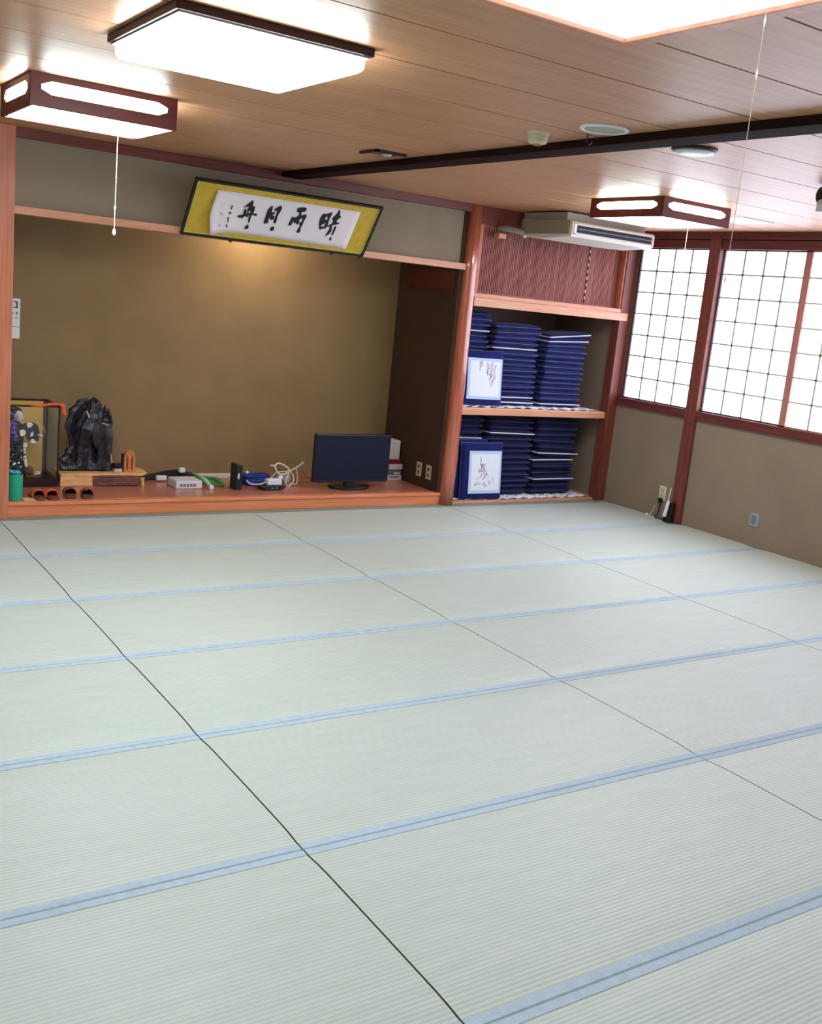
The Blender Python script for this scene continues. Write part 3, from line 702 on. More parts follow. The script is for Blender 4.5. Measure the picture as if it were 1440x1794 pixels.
def leaning(x0, x1, yb, zb, zt, lean, label, seed, rz=0.0, panel=True, hang=True):
    random.seed(seed)
    wd, hh = x1 - x0, zt - zb; th = 0.055
    t = thing('printed_floor_cushion', label, 'floor cushion', ((x0 + x1) / 2, yb, zb))
    t.rotation_euler = (-lean, 0, rz)
    vs, fs, ring = cushion_mesh(wd, hh, th, po=8)
    cv = lambda p: (p[0], -p[2], p[1] + hh / 2)
    MB().add([cv(p) for p in vs], fs).build('cushion_body', NAVY, t, smooth=True)
    MB().tube([cv(p) for p in ring], 0.003, 6, closed=True).build('piping', PIPE, t, smooth=True)
    if not panel: return t
    # printed panel follows the pillow front
    pw, ph = wd * 0.79, hh * 0.745; cxp, czp = wd * 0.06, hh * 0.485
    def surf(x, z):
        u, v = 2 * x / wd, 2 * (z - hh / 2) / hh
        return -th / 2 * (max(0, 1 - abs(u) ** 8) * max(0, 1 - abs(v) ** 8)) ** 0.33
    def patch(w2, h2, off, nx=10, nz=10, cx=cxp, cz=czp):
        P = []
        for lay in (0, 1):
            for j in range(nz + 1):
                for i in range(nx + 1):
                    x = cx - w2 / 2 + w2 * i / nx; z = cz - h2 / 2 + h2 * j / nz
                    P.append((x, surf(x, z) - off + lay * 0.006, z))
        F = [(j * (nx + 1) + i, j * (nx + 1) + i + 1, (j + 1) * (nx + 1) + i + 1, (j + 1) * (nx + 1) + i) for j in range(nz) for i in range(nx)]
        K = (nx + 1) * (nz + 1)
        for i in range(nx):
            F.append((i, K + i, K + i + 1, i + 1)); a = nz * (nx + 1) + i; F.append((a + 1, K + a + 1, K + a, a))
        for j in range(nz):
            a = j * (nx + 1); F.append((a + nx + 1, K + a + nx + 1, K + a, a)); c = a + nx; F.append((c, K + c, K + c + nx + 1, c + nx + 1))
        return P, F
    pa = MB().add(*patch(pw, ph, 0.004)).build('printed_panel', PRINTB, t, smooth=False)
    MB().add(*patch(pw * 0.86, ph * 0.86, 0.0055)).build('panel_field', PRINT, pa)
    tw = MB(); bl = MB()
    def dot(b, x, z, r, rz=1.0):
        n = 7; y = surf(x, z) - 0.0072
        pts = [(x + r * math.cos(k * 2 * PI / n) * random.uniform(0.7, 1.2), z + rz * r * math.sin(k * 2 * PI / n) * random.uniform(0.7, 1.2)) for k in range(n)]
        b.add([(p[0], y, p[1]) for p in pts] + [(p[0], y + 0.002, p[1]) for p in pts], [tuple(range(n))] + [(i, n + i, n + (i + 1) % n, (i + 1) % n) for i in range(n)])
    if hang:
        strands = [(0.0, 0.44, 0.30), (0.035, 0.44, 0.62), (0.075, 0.36, 0.40), (0.055, 0.40, 0.66), (0.005, 0.42, 0.34), (-0.06, 0.46, 0.16)]
        for sx, s0, ln in strands:
            x = cxp + sx * wd / 0.42 + 0.02; k = 0.0
            z = czp + ph * s0 * 0.9
            zend = z - ph * ln * 0.85
            m = 0
            while z > zend:
                dot(tw if random.random() < 0.45 else bl, x + random.uniform(-0.012, 0.012), z, random.uniform(0.004, 0.009), 1.3)
                z -= 0.011
        for q in range(5): dot(tw, cxp - pw * 0.17 + q * 0.001, czp + ph * (0.4 - q * 0.05), 0.004, 2)
    else:
        for k in range(60):
            a = random.uniform(-1, 1); zz = random.uniform(-0.34, 0.22)
            wdt = 0.26 * (0.25 - zz) / 0.6 + 0.03
            dot(tw if random.random() < 0.45 else bl, cxp - pw * 0.08 + a * pw * wdt, czp + ph * zz, random.uniform(0.005, 0.010), 1.1)
        for q in range(10): dot(tw, cxp - pw * (0.17 - q * 0.006) + 0.006 * math.sin(q * 1.1), czp + ph * (0.34 - q * 0.03), 0.005, 1.5)
        for q in range(6): dot(bl, cxp + pw * (0.22 + q * 0.012), czp - ph * (0.12 + 0.03 * q), 0.006)
    tw.build('mauve_flower_print', TWIG, pa); bl.build('pink_flower_print', PINK, pa)
    return t
leaning(3.69, 4.15, 0.125, 0.858, 1.33, 0.09, 'navy cushion with hanging-blossom print panel, leaning on the upper shelf stack', 3, rz=-0.03)
leaning(3.80, 4.245, 0.100, 0.026, 0.53, 0.10, 'navy cushion with upright flower print panel, leaning on the closet floor stack', 5, rz=-0.02, hang=False)
leaning(3.70, 4.13, 0.165, 0.026, 0.55, 0.09, 'plain dark navy cushion standing behind the upright-flower print cushion', 9, rz=0.02, panel=False)

# ================================================================== AIR CONDITIONER
ac = thing('air_conditioner', 'cream ceiling-hung air conditioner in front of the slatted closet doors', 'air conditioner', (4.02, -0.70, 0))
b = MB()
b.prism([(0.0, 2.315), (0.0, 2.405), (0.012, 2.415), (0.64, 2.435), (0.645, 2.30), (0.35, 2.282), (0.02, 2.298)], 'x', 0.0, 0.90)
b.build('casing', ACW, ac, bevel=0.008, seg=3)
MB().box(0.02, 0.88, 0.10, 0.64, 2.42, 2.488).build('mounting_box', ACG, ac, bevel=0.004)
MB().box(-0.004, 0.002, 0.03, 0.63, 2.318, 2.425).build('side_cover', mat('side_cover_grey', (146, 140, 124), 0.6, 0.2), ac, bevel=0.002)
gr = MB().box(0.045, 0.86, -0.004, 0.01, 2.333, 2.388).build('outlet_grille', mat('outlet_dark', (20, 22, 34), 0.5), ac, bevel=0.002)
MB().box(0.05, 0.855, -0.010, 0.0, 2.357, 2.364).build('louvre_blade', mat('louvre_grey', (130, 130, 150), 0.4), gr)
b = MB(); b.box(0.012, 0.888, -0.010, 0.004, 2.392, 2.402); b.box(0.012, 0.888, -0.010, 0.004, 2.318, 2.328); b.box(0.012, 0.04, -0.010, 0.004, 2.318, 2.402); b.box(0.868, 0.888, -0.010, 0.004, 2.318, 2.402)
b.build('outlet_surround', mat('surround_cream', (232, 228, 224), 0.4), ac, bevel=0.003)
MB().tube(smoothline([(-0.0, 0.60, 2.325), (-0.06, 0.64, 2.335), (-0.11, 0.70, 2.345), (-0.13, 0.77, 2.345)], 5), 0.024, 12).build('drain_pipe', ACG, ac, smooth=True)
MB().ball((0.012, 0.60, 2.300), 0.018, n=8).build('white_cap', WHITE, ac, smooth=True)
MB().box(-0.175, -0.10, 0.70, 0.775, 2.262, 2.30).build('pipe_block', CEDAR_X, ac, bevel=0.003)
MB().box(-0.165, -0.10, 0.72, 0.775, 2.365, 2.40).build('pipe_block', RED_X, ac, bevel=0.003)

# ================================================================== RIGHT WALL FITTINGS
t = thing('wall_outlet', 'cream wall outlet with a black plug left of the window post', 'outlet', (XR, -0.70, 0.225))
MB().box(-0.008, 0, -0.04, 0.04, -0.066, 0.066).build('plate', CREAM, t, bevel=0.003)
MB().box(-0.011, -0.006, -0.015, 0.015, 0.005, 0.04).box(-0.011, -0.006, -0.015, 0.015, -0.045, -0.008).build('socket', mat('socket_beige', (188, 180, 146), 0.5), t)
MB().box(-0.035, -0.008, -0.018, 0.018, -0.085, -0.045).build('plug', BLACK, t, bevel=0.004)
t = thing('black_white_cables', 'thin black and white cords hanging below the cream outlet to the mat', 'cord', (XR, -0.70, 0))
MB().tube(smoothline([(-0.024, 0.0, 0.142), (-0.03, -0.01, 0.09), (-0.035, 0.0, 0.03), (-0.05, 0.02, 0.005), (-0.06, -0.04, 0.005), (-0.05, -0.10, 0.005)], 6), 0.006, 8).build('black_cord', CORDK, t, smooth=True)
MB().tube(smoothline([(-0.026, 0.05, 0.10), (-0.035, 0.07, 0.03), (-0.05, 0.10, 0.004), (-0.07, 0.10, 0.004), (-0.06, 0.03, 0.004), (-0.05, -0.09, 0.005)], 6), 0.004, 8).build('white_cord', CORDW, t, smooth=True)
MB().ball((-0.06, 0.10, 0.012), 0.012, n=6).build('white_plug', WHITE, t)
t = thing('phone_charger', 'black handset charger with a white side standing at the window post foot', 'charger', (5.40, -0.855, 0))
b = MB(); b.prism([(-0.035, 0.0), (0.0, 0.175), (0.022, 0.175), (0.025, 0.0)], 'y', -0.05, 0.03); b.build('stand', BLACK, t, bevel=0.004)
b = MB(); b.prism([(-0.046, 0.045), (-0.014, 0.185), (-0.002, 0.185), (-0.028, 0.045)], 'y', -0.005, 0.028); b.build('handset', WHITE, t, bevel=0.004)
MB().tube(smoothline([(0.0, 0.026, 0.17), (0.012, 0.03, 0.24), (0.02, 0.028, 0.30)], 5), 0.006, 8).build('lead', CORDW, t)
t = thing('metal_wall_plate', 'small silver metal socket plate low on the wall under the windows', 'wall plate', (XR, -1.722, 0.218))
MB().box(-0.007, 0, -0.045, 0.045, -0.056, 0.056).build('plate', METAL, t, bevel=0.002)
MB().box(-0.010, -0.006, -0.02, 0.028, -0.036, 0.036).build('cover_flap', mat('bluish_metal', (120, 146, 156), 0.3, metal=0.7), t, bevel=0.002)

# ================================================================== ALCOVE CONTENTS
ZF = 0.10
for i, y in enumerate((0.378, 0.225)):
    t = thing('alcove_outlet', 'pale double socket on the alcove side wall, %s' % ('farther from the round post' if i == 0 else 'nearer the round post'), 'outlet', (3.54, y, 0.25))
    MB().box(-0.007, 0, -0.038, 0.038, -0.062, 0.062).build('plate', mat('outlet_dim', (196, 184, 164), 0.5), t, bevel=0.002)
    MB().box(-0.010, -0.006, -0.012, 0.012, 0.012, 0.04).box(-0.010, -0.006, -0.012, 0.012, -0.04, -0.012).build('socket', mat('socket_dark', (70, 56, 50), 0.5), t)

# --- doll case
cx0, cx1, cy0, cy1, cz0, cz1 = 0.085, 0.515, 0.56, 0.93, ZF, 0.695
t = thing('doll_case', 'glass display case with dark lacquer frame and gold backboard by the left post', 'display case', (0.30, 0.745, ZF))
L = lambda x, y, z: (x - 0.30, y - 0.745, z - ZF)
def lb(b, x0, x1, y0, y1, z0, z1): return b.box(x0 - 0.30, x1 - 0.30, y0 - 0.745, y1 - 0.745, z0 - ZF, z1 - ZF)
lb(MB(), cx0, cx1, cy0, cy1, ZF, ZF + 0.045).build('plinth', DARKW, t, bevel=0.004)
b = MB(); p = 0.014
for xx in (cx0, cx1 - p):
    for yy in (cy0, cy1 - p): lb(b, xx, xx + p, yy, yy + p, ZF + 0.045, cz1)
for zz in (ZF + 0.045, cz1 - p):
    for yy in (cy0, cy1 - p): lb(b, cx0, cx1, yy, yy + p, zz, zz + p)
    for xx in (cx0, cx1 - p): lb(b, xx, xx + p, cy0, cy1, zz, zz + p)
b.build('case_frame', DARKW, t, bevel=0.002)
b = MB(); q = 0.004
lb(b, cx0 + p, cx1 - p, cy0 + q, cy0 + q + 0.003, ZF + 0.06, cz1 - p); lb(b, cx0 + q, cx0 + q + 0.003, cy0 + p, cy1 - p, ZF + 0.06, cz1 - p)
lb(b, cx1 - q - 0.003, cx1 - q, cy0 + p, cy1 - p, ZF + 0.06, cz1 - p); lb(b, cx0 + p, cx1 - p, cy0 + p, cy1 - p, cz1 - 0.008, cz1 - 0.005)
b.build('glass_panes', GLASS, t)
lb(MB(), cx0 + p, 0.475, cy1 - 0.035, cy1 - 0.02, ZF + 0.045, cz1 - p).build('gold_backboard', GOLD, t)
lb(MB(), 0.475, 0.484, cy1 - 0.04, cy1 - 0.018, ZF + 0.045, cz1 - p).build('backboard_edge', DARKW, t)
# ribbon
rb = MB()
pts = smoothline([(0.30, 0.552, 0.700), (0.36, 0.551, 0.692), (0.42, 0.550, 0.703), (0.47, 0.550, 0.708), (0.515, 0.549, 0.705), (0.528, 0.552, 0.69), (0.535, 0.556, 0.65), (0.541, 0.558, 0.628)], 6)
vs = []; N = len(pts)
for i, pnt in enumerate(pts):
    tt = (pts[min(i + 1, N - 1)] - pts[max(i - 1, 0)]).normalized(); nn = Vector((-tt.z, 0, tt.x)); wv = 0.010 if i < N * 0.55 else 0.015
    for s in (1, -1):
        for dy in (0, 0.006): vs.append(pnt + nn * s * wv + Vector((0, dy - 0.004 + 0.002 * math.sin(i), 0)))
fs = []
for i in range(N - 1):
    a = i * 4; c = a + 4
    fs += [(a, a + 2, c + 2, c), (a + 1, c + 1, c + 3, a + 3), (a, c, c + 1, a + 1), (a + 2, a + 3, c + 3, c + 2)]
fs += [(0, 1, 3, 2), ((N - 1) * 4, (N - 1) * 4 + 2, (N - 1) * 4 + 3, (N - 1) * 4 + 1)]
o = rb.add(vs, fs).build('orange_ribbon', ORANGE, smooth=True)
tag(o, 'orange ribbon draped along the top front edge of the glass doll case', 'ribbon')
# --- doll inside the case (standing figure)
dz = ZF + 0.045
d = thing('kimono_doll', 'standing doll in black kimono with white crests inside the glass case', 'doll', (0.27, 0.72, dz))
dl = lambda x, z, y=0.0: (x - 0.27, y, z - dz)
lb2 = MB().box(-0.14, 0.16, -0.10, 0.10, 0.0, 0.014); lb2.build('doll_base', DARKW, d, bevel=0.003)
b = MB(); b.lathe([(0.075, 0.014), (0.066, 0.06), (0.050, 0.16), (0.046, 0.25), (0.052, 0.30), (0.060, 0.345), (0.045, 0.385), (0.022, 0.40), (0.019, 0.42)], (-0.02, 0, 0), 20, 1.0, 0.75)
body = b.build('kimono', KIMONO, d, smooth=True)
b = MB(); b.ball((-0.012, -0.01, 0.45), 0.036, 0.88, 0.95, 1.15, 10); b.ball((-0.012, -0.045, 0.445), 0.006, n=5)
hd = b.build('head', SKIN, d, smooth=True)
b = MB(); b.ball((-0.024, 0.014, 0.468), 0.044, 1.05, 0.9, 1.0, 10); b.ball((-0.05, 0.01, 0.50), 0.028, n=8); b.tube([(-0.045, 0.0, 0.44), (-0.06, 0.01, 0.40), (-0.058, 0.02, 0.33)], [0.018, 0.016, 0.01])
b.build('hair', BLACK, d, smooth=True)
b = MB()
for ex in (-0.024, 0.0): b.ball((ex, -0.042, 0.452), 0.0035, 1.4, 0.5, 0.7, 5)
b.build('eyes', INK, hd); MB().ball((-0.012, -0.043, 0.430), 0.004, 1.3, 0.5, 0.6, 5).build('mouth', MAGENTA, hd)
# sleeves: right one spreads outward and hangs
def slab_poly(poly, y0, y1, name, m, par):
    P = poly if area(poly) > 0 else poly[::-1]
    return MB().prism([(x - 0.27, z - dz) for x, z in P][::-1], 'y', y0, y1).build(name, m, par, bevel=0.004)
sr = slab_poly([(0.26, 0.52), (0.30, 0.545), (0.345, 0.56), (0.385, 0.535), (0.40, 0.48), (0.395, 0.425), (0.36, 0.405), (0.325, 0.42), (0.30, 0.455), (0.26, 0.46)], -0.055, -0.02, 'sleeve', KIMONO, d)
slv = slab_poly([(0.25, 0.53), (0.20, 0.515), (0.165, 0.47), (0.16, 0.36), (0.20, 0.34), (0.235, 0.40), (0.255, 0.46)], -0.04, -0.01, 'sleeve', KIMONO, d)
def crest(pts, y, par=body):
    slab_poly(pts, y - 0.004, y, 'white_crest', SKIN, par)
crest([(0.305, 0.555), (0.335, 0.56), (0.352, 0.54), (0.335, 0.522), (0.318, 0.515), (0.308, 0.53)], -0.056, sr)
crest([(0.258, 0.50), (0.285, 0.505), (0.302, 0.49), (0.295, 0.465), (0.275, 0.452), (0.26, 0.465)], -0.062, sr)
crest([(0.34, 0.485), (0.352, 0.488), (0.355, 0.465), (0.338, 0.45), (0.330, 0.462)], -0.056, sr)
crest([(0.335, 0.43), (0.355, 0.438), (0.378, 0.412), (0.36, 0.402), (0.335, 0.405)], -0.056, sr)
crest([(0.285, 0.402), (0.305, 0.408), (0.315, 0.39), (0.305, 0.372), (0.285, 0.376)], -0.058)
slab_poly([(0.285, 0.345), (0.30, 0.35), (0.316, 0.25), (0.318, 0.225), (0.300, 0.235), (0.29, 0.29)], -0.062, -0.056, 'white_sash', SKIN, d)
MB().tube([(0.385 - 0.27, -0.06, 0.468 - dz), (0.42 - 0.27, -0.065, 0.46 - dz)], [0.009, 0.006], 8).build('hand', SKIN, d, smooth=True)
MB().tube(smoothline([(0.40 - 0.27, -0.06, 0.55 - dz), (0.425 - 0.27, -0.055, 0.52 - dz), (0.435 - 0.27, -0.05, 0.48 - dz)], 5), 0.003, 6).build('gold_branch', GOLD, d)
b = MB().ball((0.335 - 0.27, -0.03, 0.055), 0.032, 1.1, 1, 1.1, 8); b.build('brown_stump', BARK, d, smooth=True)
b = MB()
for k in range(6): b.ball((0.385 - 0.27 + random.uniform(-0.018, 0.018), -0.05 + random.uniform(-0.02, 0.02), 0.03 + random.uniform(0, 0.02)), 0.011, n=5)
b.build('pale_blossoms', SKIN, d, smooth=True)

# --- green vase with artificial flowers
random.seed(21)
t = thing('flower_vase', 'jade green cylinder vase with purple artificial flowers beside the left post', 'vase', (0.122, 0.145, 0.102))
MB().lathe([(0.046, 0.0), (0.050, 0.006), (0.051, 0.17), (0.053, 0.176), (0.047, 0.178), (0.045, 0.15)], n=32).build('vase_body', GREEN, t, smooth=True)
b = MB()
for k in range(9):
    a = k * 0.7; b.lathe([(0.004, 0.0), (0.018, 0.03), (0.003, 0.05)], (0.026 * math.cos(a), 0.026 * math.sin(a), 0.165), 6)
b.build('teal_wrap', TEAL, t)
def leaf(b, p, dirv, ln, wd):
    d_ = Vector(dirv).normalized(); s_ = d_.cross(Vector((0, 1, 0.2))).normalized(); n_ = d_.cross(s_) * 0.004
    p = Vector(p); mid = p + d_ * ln * 0.5
    A, B, C_, D_ = p, mid + s_ * wd, p + d_ * ln, mid - s_ * wd
    top = mid + n_; bot = mid - n_
    b.add([A, B, C_, D_, top, bot], [(0, 1, 4), (1, 2, 4), (2, 3, 4), (3, 0, 4), (1, 0, 5), (2, 1, 5), (3, 2, 5), (0, 3, 5)])
st = MB(); lf = MB(); pf = MB(); wf = MB()
for k in range(7):
    a = random.uniform(0, 6.28); top = Vector((random.uniform(-0.045, 0.0), random.uniform(-0.02, 0.05), random.uniform(0.38, 0.56)))
    pts = smoothline([(0.015 * math.cos(a), 0.015 * math.sin(a), 0.12), (0.02 * math.cos(a), 0.02 * math.sin(a), 0.25), top], 5)
    st.tube(pts, 0.003, 6)
for k in range(70):
    z = random.uniform(0.17, 0.40); a = random.uniform(0, 6.28)
    leaf(lf, (random.uniform(-0.02, 0.035), random.uniform(-0.03, 0.03), z), (math.cos(a), 0.5 * math.sin(a), random.uniform(-0.6, 1)), random.uniform(0.03, 0.06), 0.011)
for k in range(60):
    z = random.uniform(0.34, 0.60)
    pf.ball((random.uniform(-0.055, 0.004), random.uniform(-0.02, 0.05), z), random.uniform(0.006, 0.012), n=4)
for k in range(16):
    wf.ball((random.uniform(-0.04, 0.05), random.uniform(-0.045, 0.0), random.uniform(0.18, 0.36)), random.uniform(0.004, 0.008), n=4)
st.build('stems', LEAF, t); lf.build('leaves', LEAF, t); pf.build('purple_blossoms', PURPLE, t); wf.build('white_buds', SKIN, t)
tag(MB().box(0.178, 0.265, 0.105, 0.19, 0.102, 0.106).build('paper_mat', mat('beige_card', (214, 186, 150), 0.8), bevel=0.001), 'small beige card on the step between green vase and slippers', 'card')

# --- slippers
def slipper(x, y, rz, um, label, group):
    t = thing('slipper', label, 'slipper', (x, y, 0.102), group); t.rotation_euler = (0, 0, rz)
    out = [(-0.026, 0.0), (0.0, -0.008), (0.026, 0.0), (0.036, 0.03), (0.034, 0.10), (0.042, 0.17), (0.036, 0.22), (0.012, 0.245), (-0.014, 0.245), (-0.036, 0.222), (-0.042, 0.17), (-0.034, 0.10), (-0.036, 0.03)]
    out = [(p.x, p.y) for p in smoothline([(a, b_, 0) for a, b_ in out], 3, closed=True)]
    MB().prism(out, 'z', 0.0, 0.014).build('sole', SOLE, t, bevel=0.003)
    vs = []; nu, nv = 12, 10
    for s in (0, 0.004):
        for j in range(nv + 1):
            yy = 0.075 + (0.247 - 0.075) * j / nv
            ww = 0.043 * (1 if j < 7 else max(0.25, 1 - ((j - 7) / 3) ** 2 * 0.7)); hh = 0.052 * (1 - (j / nv) ** 2 * 0.75)
            for i in range(nu + 1):
                a = PI * i / nu
                vs.append(((ww - s) * math.cos(a), yy - (0.02 * (1 - abs(math.cos(a))) if j == 0 else 0), 0.010 + (hh - s) * math.sin(a) ** 0.8))
    K = (nu + 1) * (nv + 1); fs = []
    for j in range(nv):
        for i in range(nu):
            a = j * (nu + 1) + i; fs.append((a, a + 1, a + nu + 2, a + nu + 1)); fs.append((K + a + nu + 1, K + a + nu + 2, K + a + 1, K + a))
    for i in range(nu): fs.append((i + 1, i, K + i, K + i + 1)); a = nv * (nu + 1) + i; fs.append((a, a + 1, K + a + 1, K + a))
    MB().add(vs, fs).build('upper', um, t, smooth=True)
slipper(0.288, 0.10, 0.0, SLIP_O, 'tan orange slipper nearest the green vase, leftmost of the four', 'tan slippers')
slipper(0.377, 0.095, 0.02, SLIP_O, 'tan orange slipper touching the dark red pair, second from the left', 'tan slippers')
slipper(0.500, 0.150, -0.16, SLIP_R, 'dark red slipper next to the tan pair, third from the left', 'dark red slippers')
slipper(0.605, 0.120, -0.22, SLIP_R, 'dark red slipper farthest right of the four on the step', 'dark red slippers')

# --- split timber slab with root sculpture
t = thing('timber_slab', 'raw split timber slab with bark edge under the black root sculpture', 'wood slab', (0.83, 0.73, ZF))
random.seed(4)
top = [(-0.30, -0.16), (-0.1, -0.17), (0.02, -0.165), (0.16, -0.17), (0.30, -0.185), (0.36, -0.10), (0.37, 0.02), (0.34, 0.15), (0.1, 0.17), (-0.2, 0.165), (-0.29, 0.12)]
MB().prism(top, 'z', 0.076, 0.093).build('slab_top', SLAB, t, bevel=0.006)
b = MB(); b.prism([(-0.302, -0.155), (-0.11, -0.168), (-0.03, -0.164), (-0.05, -0.10), (-0.27, -0.08)], 'z', 0.0, 0.078); b.build('pale_end', SLAB, t, bevel=0.006)
b = MB(); b.prism([(-0.07, -0.172), (0.10, -0.178), (0.27, -0.188), (0.30, -0.15), (0.2, -0.06), (-0.05, -0.06)], 'z', 0.004, 0.082); b.build('bark_edge', BARK, t, bevel=0.008)
for (px, py) in ((0.305, -0.165), (0.30, 0.12), (-0.25, 0.12)):
    MB().tube([(px, py, 0.06), (px + 0.004, py, 0.03), (px + 0.008, py, 0.0)], [0.02, 0.013, 0.011], 8).build('leg', SLAB, t)
t = thing('root_sculpture', 'tall black twisted root carving standing on the raw timber slab', 'sculpture', (0.76, 0.74, 0.194))
def lobe(pts, rs, n=10, flat=0.7):
    b = MB(); P = smoothline([(x - 0.76, (y - 0.74) , z - 0.194) for x, y, z in pts], 4)
    R = []
    for i in range(len(P)):
        q = i / 4; k = min(int(q), len(rs) - 2); R.append(rs[k] + (rs[k + 1] - rs[k]) * (q - k))
    R = [r * (1 + 0.07 * math.sin(i * 1.7)) for i, r in enumerate(R)]
    b.tube(P, R, n)
    # flute the surface
    vs = []
    for idx, v in enumerate(b.v):
        i = idx // n; c = P[min(i, len(P) - 1)]; k = idx % n
        f = 1.0 + (0.16 if k % 2 else -0.10) + random.uniform(-0.09, 0.09)
        vs.append((c.x + (v[0] - c.x) * f, c.y + (v[1] - c.y) * flat * f, c.z + (v[2] - c.z) * f))
    b.v = vs
    return b
yc = 0.72
parts = [
    ('left_lobe', [(0.60, yc, 0.225), (0.66, yc, 0.31), (0.68, yc, 0.40), (0.655, yc, 0.52), (0.685, yc, 0.62), (0.735, yc, 0.69), (0.765, yc, 0.712)], [0.055, 0.062, 0.045, 0.06, 0.062, 0.050, 0.024], 14),
    ('centre_lobe', [(0.72, yc - 0.02, 0.22), (0.715, yc - 0.02, 0.33), (0.715, yc - 0.04, 0.42), (0.735, yc - 0.06, 0.52), (0.775, yc - 0.05, 0.62), (0.79, yc - 0.02, 0.70), (0.775, yc, 0.727)], [0.07, 0.058, 0.055, 0.075, 0.06, 0.045, 0.02], 14),
    ('right_lobe', [(0.87, yc - 0.03, 0.205), (0.878, yc - 0.03, 0.33), (0.875, yc - 0.03, 0.46), (0.872, yc - 0.02, 0.57), (0.868, yc, 0.63), (0.872, yc, 0.665)], [0.064, 0.050, 0.055, 0.052, 0.045, 0.018], 12),
    ('rear_mass', [(0.80, yc + 0.05, 0.21), (0.80, yc + 0.05, 0.33), (0.80, yc + 0.04, 0.47), (0.81, yc + 0.03, 0.60), (0.82, yc + 0.02, 0.69)], [0.08, 0.07, 0.075, 0.07, 0.03], 12),
    ('front_blade', [(0.76, yc - 0.075, 0.60), (0.785, yc - 0.09, 0.50), (0.798, yc - 0.085, 0.42), (0.803, yc - 0.08, 0.375)], [0.02, 0.034, 0.026, 0.010], 8),
    ('base_mass', [(0.56, yc - 0.01, 0.215), (0.64, yc - 0.03, 0.225), (0.76, yc - 0.03, 0.225), (0.90, yc - 0.03, 0.215)], [0.028, 0.036, 0.038, 0.030], 10),
]
for nm, P, R, n_ in parts: lobe(P, R, n_).build(nm, ROOT, t)
b = MB()
for (a, c) in (((0.835, 0.70), (0.845, 0.62)), ((0.865, 0.69), (0.872, 0.64)), ((0.895, 0.67), (0.905, 0.60)), ((0.815, 0.712), (0.83, 0.66)), ((0.912, 0.62), (0.916, 0.56))):
    b.tube([(a[0] - 0.76, yc - 0.775, a[1] - 0.194), (c[0] - 0.76, yc - 0.79, c[1] - 0.194)], [0.006, 0.014], 8)
b.build('ridged_crown', ROOT, t, smooth=True)
b = MB(); b.tube([(0.717 - 0.76, -0.115, 0.655 - 0.194), (0.737 - 0.76, -0.122, 0.605 - 0.194)], [0.006, 0.007], 6)
b.tube([(0.836 - 0.76, -0.10, 0.565 - 0.194), (0.885 - 0.76, -0.105, 0.548 - 0.194)], [0.004, 0.006], 6)
b.tube([(0.916 - 0.76, -0.085, 0.33 - 0.194), (0.926 - 0.76, -0.085, 0.26 - 0.194)], [0.005, 0.006], 6)
b.build('pale_chips', mat('pale_wood_chip', (186, 168, 140), 0.7), t)
t = thing('wooden_stand_plaque', 'small upright orange wooden plaque with two dark slots at the slab end', 'ornament', (1.055, 0.64, 0.194))
pl = [(-0.042, 0), (-0.044, 0.09), (-0.036, 0.145), (-0.018, 0.165), (0.018, 0.165), (0.036, 0.145), (0.044, 0.09), (0.042, 0)]
MB().prism(pl[::-1], 'y', -0.012, 0.022).build('board', PLAQ, t, bevel=0.004)
b = MB()
for dx in (-0.019, 0.019): b.prism([(dx - 0.006, 0.02), (dx + 0.006, 0.02), (dx + 0.007, 0.10), (dx, 0.135), (dx - 0.007, 0.10)][::-1], 'y', -0.0145, -0.011)
b.build('dark_slots', mat('slot_dark', (66, 34, 26), 0.7), t)
b = MB()
for q in range(8):
    b.ball((0.019, -0.013, 0.03 + q * 0.012), 0.004, n=4); b.ball((-0.019, -0.013, 0.03 + q * 0.012), 0.004, n=4)
b.build('carved_beads', PLAQ, t)
MB().box(-0.055, -0.043, -0.012, 0.03, 0, 0.14).build('dark_side', DARKW, t, bevel=0.003)
t = thing('small_black_box', 'small black box on a white base between root sculpture and orange plaque', 'box', (0.975, 0.66, 0.194))
MB().box(-0.032, 0.03, -0.03, 0.03, 0, 0.024).build('white_base', mat('box_base', (206, 192, 176), 0.5), t, bevel=0.002)
MB().box(-0.034, 0.03, -0.03, 0.03, 0.024, 0.06).build('lid', BLACK, t, bevel=0.003)

# --- network gear and cables
t = thing('white_router', 'flat white network box lying on the alcove floor right of the slab', 'router', (1.455, 0.50, ZF))
MB().box(-0.105, 0.105, -0.09, 0.10, 0.0, 0.062).build('casing', mat('router_white', (216, 216, 228), 0.4), t, bevel=0.006)
b = MB()
for k in range(5): b.box(-0.075 + k * 0.027, -0.055 + k * 0.027, -0.092, -0.088, 0.018, 0.04)
b.build('ports', mat('port_grey', (120, 120, 130), 0.5), t)
MB().box(0.03, 0.095, -0.093, -0.088, 0.006, 0.014).build('port_strip', mat('strip_yellow', (226, 214, 170), 0.5), t)
t = thing('green_cables', 'bundle of green cables with pale sleeve beside the white router', 'cable', (1.66, 0.5, ZF))
for k in range(5):
    P = smoothline([(-0.09, 0.10 - k * 0.01, 0.05 + k * 0.004), (-0.02, 0.02 + k * 0.02, 0.04), (0.05, -0.02 + 0.03 * k, 0.012 + 0.01 * k), (0.11, 0.03 * k, 0.010 + 0.006 * k), (0.14, 0.05 + 0.02 * k, 0.010)], 6)
    MB().tube(P, 0.006, 6).build('cable', CORDG, t, smooth=True)
MB().tube([(-0.085, 0.16, 0.075), (-0.045, 0.02, 0.055), (-0.03, -0.09, 0.016)], [0.010, 0.018, 0.014], 8).build('pale_sleeve', mat('pale_green_sleeve', (156, 206, 160), 0.5), t, smooth=True)
MB().box(-0.045, -0.015, -0.115, -0.085, 0, 0.03).build('plug', WHITE, t, bevel=0.003)
